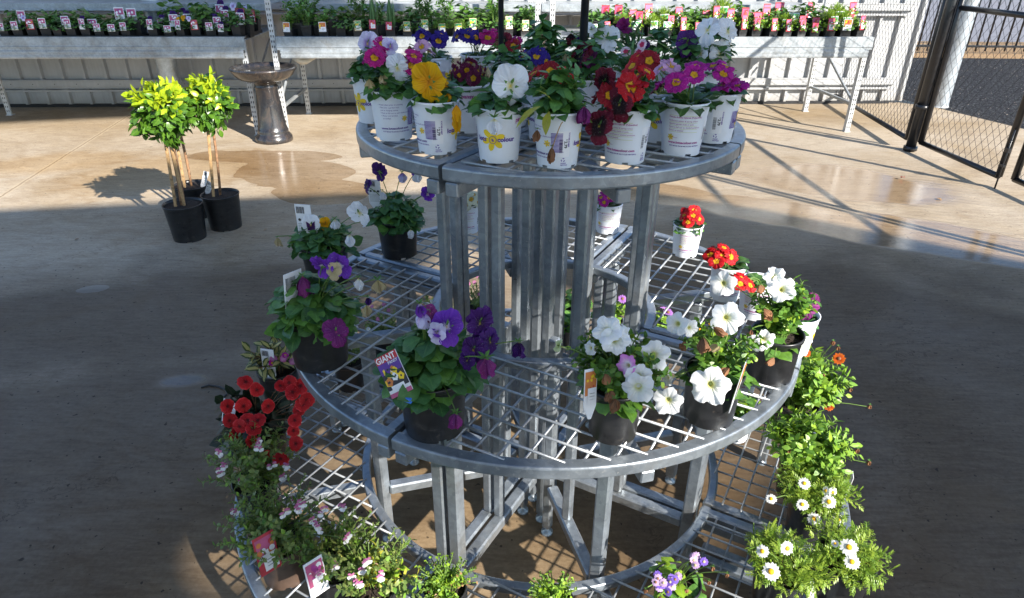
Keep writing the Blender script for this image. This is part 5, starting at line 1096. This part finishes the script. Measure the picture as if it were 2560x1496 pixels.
def nemesia(p, n, R, H, fl, m2=("osteo_leaf", .2)):
    sprigs(p.fl, n, R, H, "nemesia_leaf", 18, .025, .009, z0=p.z, mats2=m2, r=.0012, R0=.5)
    for (x, y, dy) in fl:
        q_ = p.px(x, y, dy)
        def fn(mb, q_=q_):
            for k in range(3):
                o = Vector((U(-.008, .008), U(-.008, .008), U(-.004, .008))); Mx = face(q_+o, p.loc, U(-.6, .6), .3)
                for a in (50, 90, 130): petal(mb, Mx @ Matrix.Rotation(radians(a+U(-8, 8)), 4, 'Z'), .008, .006, "nemesia_pink", .1, nu=4, nv=4)
                for a in (-65, -115): petal(mb, Mx @ Matrix.Rotation(radians(a), 4, 'Z'), .010, .011, "nemesia_white", .2, nu=4, nv=4)
        p.flower(fn); p.stalk(q_, .001)
p = low("potted pink and white nemesia below the red impatiens, left rim of the bottom shelf", 655, 1290, .068, .125, 63); nemesia(p, 52, .14, .18, [(538, 1115, 0), (637, 1102, 0), (668, 1150, 0), (705, 1150, 0), (543, 1165, 0), (590, 1187, -.02), (638, 1090, .01), (695, 1175, -.02), (640, 1275, -.06), (580, 1260, -.05), (690, 1235, -.04), (720, 1230, -.03), (545, 1150, 0)]); p.done()
p = low("potted nemesia in a brown pot with a red picture tag, lower left", 715, 1450, .07, .125, 64, mat="bronze_plastic"); nemesia(p, 60, .15, .16, [(770, 1285, 0), (795, 1258, 0), (785, 1300, -.02), (850, 1325, -.02), (735, 1248, .0), (840, 1250, 0), (745, 1240, .02), (700, 1262, .0)]); plant_tag(p.t, p.px(664, 1385, -.05)-V3((0, 0, .03)), (-.3, .1, .9), .055, .1, 'red', False); p.done()
p = low("potted nemesia with a pink tag at the bottom edge, left of centre", 850, 1510, .068, .12, 65); nemesia(p, 44, .13, .13, [(785, 1415, -.05), (888, 1408, -.03), (883, 1435, -.05), (820, 1390, 0), (870, 1425, -.04), (770, 1395, 0)]); plant_tag(p.t, p.px(785, 1440, -.05)-V3((0, 0, .03)), (-.3, .1, .9), .05, .09, 'pink', False); p.done()
p = low("small pot of yellow green shoots at the front of the bottom shelf", 960, 1500, .045, .08, 66, cat="potted plant"); sprigs(p.fl, 12, .06, .09, "yellow_leaf", 10, .035, .01, z0=p.z, mats2=("lime_leaf", .7), r=.002); sprigs(p.fl, 8, .06, .08, "dry_leaf", 8, .02, .008, z0=p.z); p.done()
p = low("small pot of tiny round green leaves just right of the yellow green shoots", 1100, 1530, .055, .07, 67, cat="potted plant"); sprigs(p.fl, 60, .085, .07, "lime_leaf", 12, .013, .009, z0=p.z, mats2=("osteo_leaf", .5), r=.0014); sprigs(p.fl, 8, .08, .07, "dry_leaf", 8, .012, .008, z0=p.z); p.done()
p = low("small pot of tiny round leaves at the bottom edge, middle of the picture", 1360, 1560, .05, .07, 68, cat="potted plant"); sprigs(p.fl, 40, .065, .085, "lime_leaf", 12, .013, .009, z0=p.z, mats2=("osteo_leaf", .5)); p.done()
p = low("pot of trailing nemesia between the two picture tags, bottom edge left", 930, 1560, .06, .11, 90); nemesia(p, 22, .15, .15, [(905, 1385, 0), (930, 1420, -.02)]); sprigs(p.fl, 6, .12, .11, "yellow_leaf", 9, .03, .009, z0=p.z); p.done()
def cin(p, fl, mat):
    for (x, y, dy, k, s) in fl:
        c = p.px(x, y, dy)
        for i in range(k):
            q_ = c+Vector((U(-s, s), U(-s, s), U(-s*.5, s*.5))); Mx = face(q_, p.loc, U(-.6, .6), U(.4, 1.2)); m = random.choice(mat); p.flower(lambda mb: daisy(mb, Mx, .0115, m, "dead_cream" if rnd() < .6 else "dead_flower", 11, .35)); p.stalk(q_, .001, "stem_green")
p = low("pot of faded violet and pale pink cineraria at the bottom edge right of centre", 1650, 1530, .06, .09, 69); L_pansy(p, 26, .07, .03, .04, .03, "pansy_leaf_light", ("lime_leaf", .4)); cin(p, [(1718, 1378, 0, 7, .018), (1615, 1430, -.02, 6, .02), (1655, 1430, -.02, 6, .02), (1640, 1460, -.04, 5, .02)], ["cineraria_violet", "cineraria_pale", "cineraria_pale"])
for xy in ((1755, 1395), (1790, 1412), (1590, 1450), (1625, 1468), (1745, 1430), (1690, 1450)): F_bell(p, p.px(*xy), .007, .012, "dead_flower")
p.done()
def dais(p, n, R, H, fl):
    feather(p.fl, n, R*.85, H, "daisy_leaf", p.z-.005, .026)
    for k in range(30): a = U(0, 6.28); q = U(0, .05); p.fl.tube([(q*cos(a), q*sin(a), p.z), (q*cos(a)*1.5, q*sin(a)*1.5, p.z+U(.01, .05))], .0012, "stem_brown", 4, False)
    for (x, y, dy, R_, yaw, pit) in fl:
        q_ = p.px(x, y, dy); Mx = face(q_, p.loc, yaw, pit); p.flower(lambda mb: daisy(mb, Mx, R_, "daisy_white", "daisy_eye", 15, .3, .1, .3)); p.stalk(q_-(Mx.to_3x3() @ Vector((0, 0, .002))), .0012)
p = low("feathery potted marguerite with seven white daisies at the right of the bottom shelf", 1975, 1335, .07, .125, 70); dais(p, 85, .125, .1, [(1980, 1190, 0, .018, 0, 1.0), (1898, 1228, 0, .016, -.2, 1.0), (1975, 1242, -.02, .018, 0, 1.0), (2040, 1235, -.02, .021, 0, .9), (2003, 1277, -.04, .02, 0, 1.0), (2063, 1280, -.03, .018, .1, .9), (2050, 1212, .01, .016, .8, .4), (2032, 1208, .01, .014, -.8, .4)]); p.done()
p = low("feathery potted marguerite with a pale tag in the lower right corner of the shelf", 2040, 1495, .075, .125, 71); dais(p, 65, .115, .07, [(2090, 1347, -.02, .023, 0, .9), (2097, 1383, -.03, .02, .1, .8), (2055, 1338, 0, .01, 0, .7)]); plant_tag(p.t, p.px(2003, 1475, -.03)-V3((0, 0, .04)), (-.2, .1, .9), .045, .09, 'white'); p.done()
p = low("feathery potted marguerite with three daisies at the bottom edge of the picture", 1895, 1510, .07, .11, 72); dais(p, 70, .12, .08, [(1898, 1407, -.03, .024, 0, .9), (1876, 1357, 0, .017, -.3, .7), (1938, 1350, 0, .019, .7, .5), (2010, 1347, 0, .0, 0, 0)][:3]); p.done()
def osteo(p, n, R, H, fl, dead):
    sprigs(p.fl, n, R, H, "osteo_leaf", 16, .044, .014, z0=p.z, mats2=("lime_leaf", .25), r=.002)
    for (x, y, dy, R_, m) in fl: q_ = p.px(x, y, dy); Mx = face(q_, p.loc, U(-.4, .4), .7); p.flower(lambda mb: daisy(mb, Mx, R_, m, "dead_flower", 13, .32, -.1)); p.stalk(q_, .0016)
    for (x, y, dy) in dead:
        q_ = p.px(x, y, dy); p.stalk(q_, .0016); F_bell(p, q_+Vector((0, 0, .008)), .009, .014, "dead_flower", False, name="seed_head")
p = low("leafy potted African daisy with orange blooms and brown seed heads, right of the stand", 1935, 1095, .075, .14, 73); osteo(p, 95, .15, .21, [(2065, 883, 0, .022, "osteo_orange"), (2040, 1000, -.02, .019, "osteo_orange"), (1985, 870, .02, .015, "osteo_orange")], [(2050, 845, 0), (2062, 858, 0), (2025, 925, 0), (2092, 945, 0), (2092, 960, 0), (1992, 962, 0), (2020, 968, 0), (2005, 992, -.02), (2140, 1002, 0)]); p.done()
p = low("leafy potted African daisy without open blooms, above the white marguerites", 1950, 1240, .072, .13, 74); osteo(p, 80, .14, .15, [], [(2110, 1110, 0), (2138, 1140, 0), (1942, 1110, 0), (1995, 1145, -.02)]); plant_tag(p.t, p.px(2075, 1215, .02)-V3((0, 0, .06)), (.1, .1, 1.2), .04, .13, 'orange'); p.done()
# far side of the bottom shelf, seen through the wires
def polar(r, deg): a = radians(deg); return Vector((r*cos(a), r*sin(a), Z3+.0005))
far = [(.80, 20, "w", "osteo_orange", "gazania"), (.78, 34, "w", "gazania_orange", "gazania"), (.78, 50, "w", "osteo_lilac", "osteo"), (.72, 66, "b", "osteo_lilac", "osteo"), (.8, 78, "b", "nemesia_pink", "herb"), (.76, 92, "b", "nemesia_pink", "nem"), (.8, 108, "b", "nemesia_pink", "nem"), (.78, 124, "b", "nemesia_white", "nem"), (.8, 140, "b", "nemesia_pink", "nem"), (.78, 156, "b", "nemesia_white", "nem"), (.68, 5, "w", "gazania_orange", "herb"), (.66, 82, "b", "osteo_lilac", "herb")]
FL = ["bearing an orange bloom, far right behind the sunny shelf wires", "with two bright orange blooms, seen through the sunlit wires", "with lilac daisies, seen through wires behind the right front post", "with a lilac bloom, on the far bottom shelf behind the posts", "of plain green shoots, on the far bottom shelf in the middle", "with tiny flowers, on the far bottom shelf left of the posts", "with fine pink flowers, on the far bottom shelf behind the left posts", "with fine white flowers, seen through the left middle wires", "with thin stalks and pink flowers, far left bottom shelf", "with white flecked stalks, under the left rim of the middle shelf", "of lime green leaves, low under the sunlit right wires", "of broad green leaves, nearest behind the central posts"]
for i, (r, dg, pt, m, kd_) in enumerate(far):
    loc = polar(r, dg); p = Plant(("white pot " if pt == 'w' else "black pot ")+FL[i], "potted flower", loc, seed=80+i, group=GC)
    if pt == 'w': p.white('prim', i)
    else: p.black(.065, .12)
    z = p.z
    if kd_ == 'nem': 
        sprigs(p.fl, 26, .09, .13, "nemesia_leaf", 14, .022, .008, z0=z)
        for k in range(7): q_ = Vector((U(-.07, .07), U(-.07, .07), z+U(.08, .14))); Mx = facing(q_, (U(-.3, .3), -.5, .5)); p.flower(lambda mb: primrose(mb, Mx, .009, m, 5)); p.stalk(q_, .001)
    elif kd_ == 'herb': L_pansy(p, 60, .07, .07, .05, .028, "pansy_leaf_light", ("lime_leaf", .4))
    else:
        sprigs(p.fl, 26, .08, .09, "osteo_leaf", 12, .035, .012, z0=z, mats2=("lime_leaf", .3))
        for k in range(2 if kd_ == 'gazania' else 2): q_ = Vector((U(-.05, .05), U(-.05, .03), z+U(.09, .13))); Mx = facing(q_, (U(-.3, .3), -.5, .7)); p.flower(lambda mb: daisy(mb, Mx, .022, m, "dead_flower", 13, .34)); p.stalk(q_, .0015)
    p.done()
# -------- seedlings on the benches --------------------------------------
random.seed(99)
def proto(kind):
    t = thing("seedling_pot", "x", "seedling"); COL.objects.unlink(t)
    mb = MB(); R, H = .042, .075
    P = [(.032, 0), (.034, .004), (R-.001, H-.008), (R+.001, H-.008), (R+.001, H), (R-.003, H), (R-.004, H-.008)]
    mb.lathe([(r*1.2, z) for r, z in P], "black_plastic", 4 if kind['sq'] else 16, capb=True); o = mb.build("pot", t); o.rotation_euler = (0, 0, pi/4 if kind['sq'] else 0)
    for pp in o.data.polygons: pp.use_smooth = not kind['sq']
    f = MB(); z = H-.01; f.lathe([(R, z), (.001, z)], "soil", 8)
    lk = kind['leaf']
    if lk == 'bush': dome(f, 46, .062, .075, .04, .022, kind['m'], (kind['m2'], .35), z, .5)
    elif lk == 'low': dome(f, 34, .06, .04, .038, .024, kind['m'], (kind['m2'], .3), z, .3)
    elif lk == 'tall': sprigs(f, 11, .06, .16, kind['m'], 12, .04, .014, z0=z, mats2=(kind['m2'], .4))
    elif lk == 'grass':
        for k in range(46): a = U(0, 6.28); q = U(0, .03); e = U(.02, .07); leaf(f, frame((q*cos(a), q*sin(a), z), (cos(a)*e*4, sin(a)*e*4, 1), (cos(a), sin(a), .2)), U(.1, .19), .004, kind['m'], .5, 0, nu=5, nv=2, pw=.4)
    elif lk == 'fine': feather(f, 34, .06, .08, kind['m'], z, .022)
    f.build("foliage", t)
    if kind.get('fl'):
        for k in range(kind.get('nf', 2)):
            q_ = Vector((U(-.035, .035), -.02+U(-.03, .02), z+U(.04, .07))); Mx = facing(q_, (U(-.3, .3), -.9, .5)); mb = MB(); pansy(mb, Mx, .02, kind['fl']) ; mb.build("flower", t)
    if kind.get('tag'):
        plant_tag(t, (U(-.008, .008), -.043, H-.018), (-.12, 0, U(-.15, .15)), *kind['tag'][1:], kind['tag'][0], False)
    COLL = [t]
    for c in list(t.children): COL.objects.unlink(c)
    return t
def place(pr, s, d, label, grp, rz=0, z=.973, sc=1.0):
    sc *= 1.42
    t = pr.copy(); COL.objects.link(t); t.location = W(s, d, z); t.rotation_euler = (0, 0, RA+rz); t.scale = (sc, sc, sc*U(.8, 1.25)); tag(t, label, "seedling", grp)
    for ch in pr.children: c = ch.copy(); COL.objects.link(c); c.parent = t
    return t
K = K
mk = lambda **k: proto(k)
PK = dict(
 pp=mk(leaf='low', m="herb_leaf", m2="pansy_leaf", tag=('pink', .045, .06), fl="pansy_deep", nf=1, sq=True),
 pw=mk(leaf='low', m="pansy_leaf_light", m2="herb_leaf", tag=('pink', .045, .055), fl=None, sq=True),
 py=mk(leaf='low', m="herb_leaf", m2="pansy_leaf", tag=('pink', .045, .06), fl="pansy_yellow", nf=2, sq=True),
 pm=mk(leaf='bush', m="herb_leaf", m2="pansy_leaf", tag=('red', .045, .06), fl="pansy_lilac", nf=2, sq=True),
 gb=mk(leaf='bush', m="herb_leaf", m2="pansy_leaf", sq=True), gb2=mk(leaf='bush', m="petunia_leaf", m2="herb_leaf", sq=True), gl=mk(leaf='low', m="herb_leaf", m2="pansy_leaf_light", sq=True),
 gt=mk(leaf='tall', m="pansy_leaf_light", m2="osteo_leaf", tag=('orange', .05, .075), sq=True), gt2=mk(leaf='tall', m="herb_leaf", m2="pansy_leaf_light", sq=True),
 gg=mk(leaf='grass', m="grassy_leaf", m2="lime_leaf", tag=('red', .045, .05), sq=True), hb=mk(leaf='bush', m="herb_leaf", m2="pansy_leaf_light", tag=('tan', .05, .07), sq=True),
 hf=mk(leaf='fine', m="osteo_leaf", m2="lime_leaf", tag=('tan', .05, .065), sq=True), lf=mk(leaf='fine', m="lime_leaf", m2="lime_leaf", tag=('green', .05, .06), sq=True),
 lr=mk(leaf='bush', m="osteo_leaf", m2="lime_leaf", tag=('red', .045, .085), sq=True), lt=mk(leaf='bush', m="petunia_leaf", m2="osteo_leaf", tag=('red', .04, .08), sq=True),
 lo=mk(leaf='low', m="osteo_leaf", m2="petunia_leaf", tag=('orange', .055, .075), sq=True), lg=mk(leaf='low', m="lime_leaf", m2="osteo_leaf", tag=('green', .055, .05), sq=True))
BD = dict(gl="low green seedling", gb="dark bushy seedling", gb2="mid green bushy seedling", pw="pink tagged seedling", pm="lilac flowered seedling", pp="violet flowered seedling", gt2="tall leafy seedling", lf="feathery lime seedling", lr="red tagged seedling", lt="small red tagged seedling", lg="green tagged lime seedling")
ORD = ["first", "second", "third", "fourth", "fifth", "sixth", "seventh", "eighth", "ninth", "tenth", "eleventh", "twelfth", "thirteenth", "fourteenth", "fifteenth", "sixteenth", "seventeenth", "eighteenth", "nineteenth", "twentieth", "twenty first", "twenty second", "twenty third", "twenty fourth", "twenty fifth", "twenty sixth"]
DESC = dict(pp="violet pansy seedling, pink tag", pw="leafy seedling, pink tag", py="yellow pansy seedling, pink tag", pm="lilac pansy seedling, red tag", gb="bushy green seedling", gb2="bushy green seedling", gl="low green seedling", gt="tall chilli seedling, orange tag", gt2="tall leafy seedling", gg="grassy chive seedling, red tag", hb="bushy herb, cream tag", hf="fine leaved herb, cream tag", lf="lime green seedling, green tag", lr="sunlit seedling, tall red tag", lt="dark seedling, red tag", lo="seedling, broad orange tag", lg="lime seedling, wide green tag")
def row(s0, s1, n, kinds, where, d0=FRONT-.09, rows=3, back=("gb",), dz=.1, z=.973, gap=.125):
    for i in range(n):
        s = s0+(s1-s0)*(i+.5)/n+U(-.008, .008); k = kinds[i % len(kinds)]
        place(PK[k], s, d0+U(-.008, .008), DESC[k]+", "+ORD[i]+" from left, front row, "+where, "seedlings on the benches", U(-.3, .3), z)
    for r in range(1, rows):
        for i in range(n):
            if rnd() < .09: continue
            s = s0+(s1-s0)*(i+.5+.3*(r % 2))/n+U(-.01, .01); k = random.choice(back)
            place(PK[k], s, d0-r*gap, DESC[k].replace(" with a", ", ")+", back rows, "+where if False else BD[k]+" in the back rows, "+where, "back row %s, %s" % (BD[k], where), U(-.3, .3), z, U(1.05, 1.3)+.08*r)
sA = sW(-10, 95, 0); sB = sW(325, 95, 0); sC = sW(360, 95, 0); sD = sW(600, 95, 0)
def traybox(s0, s1, label):
    t = thing("seedling_tray", label, "tray", WO, RA); mb = MB(); m = (s0+s1)/2; L = (s1-s0)/2
    mb.box((m, -FRONT+.34, .975), (L, .31, .003), "black_plastic"); mb.box((m, -FRONT+.025, .99), (L, .004, .016), "black_plastic"); mb.box((s1, -FRONT+.34, .99), (.004, .31, .016), "black_plastic"); mb.build("base", t)
traybox(sA, sB+.06, "flat black tray under the seedlings on the left part of the left bench"); traybox(sC-.03, sD, "flat black tray under the seedlings on the right part of the left bench")
row(sA, sB, 10, ["pw", "pw", "pm", "pw", "gl", "pw", "pp", "pw"], "left tray, left bench", rows=3, back=("gl", "gb", "gl", "pw", "gb2"))
row(sC, sD, 7, ["pp", "pw", "py", "pm", "pw", "pp", "gb"], "right tray, left bench", rows=5, back=("gb", "gb2", "pm", "pp", "gb"))
sE = sW(690, 95, 0); sF = sMend-.1
row(sE, sF, 15, ["gt", "gt2", "gt", "gl", "hb", "gg", "gg", "hb", "hb", "hf", "hf", "hb", "gb", "hb", "hb", "gb", "hb"], "middle bench", rows=4, back=("gt2", "gb", "gb2", "gb", "gb2"))
sG = sW(1440, 95, 0); sH = sR1-.06
row(sG, sH, 19, ["lg", "lr", "lf", "lg", "lf", "lg", "lr", "lr", "lf", "lt", "lr", "lt", "lr", "lr", "lt", "lt", "lr", "lo", "lr", "lo", "lo"], "right bench", rows=4, back=("lf", "gb2", "lr", "lt", "gb", "lg"))
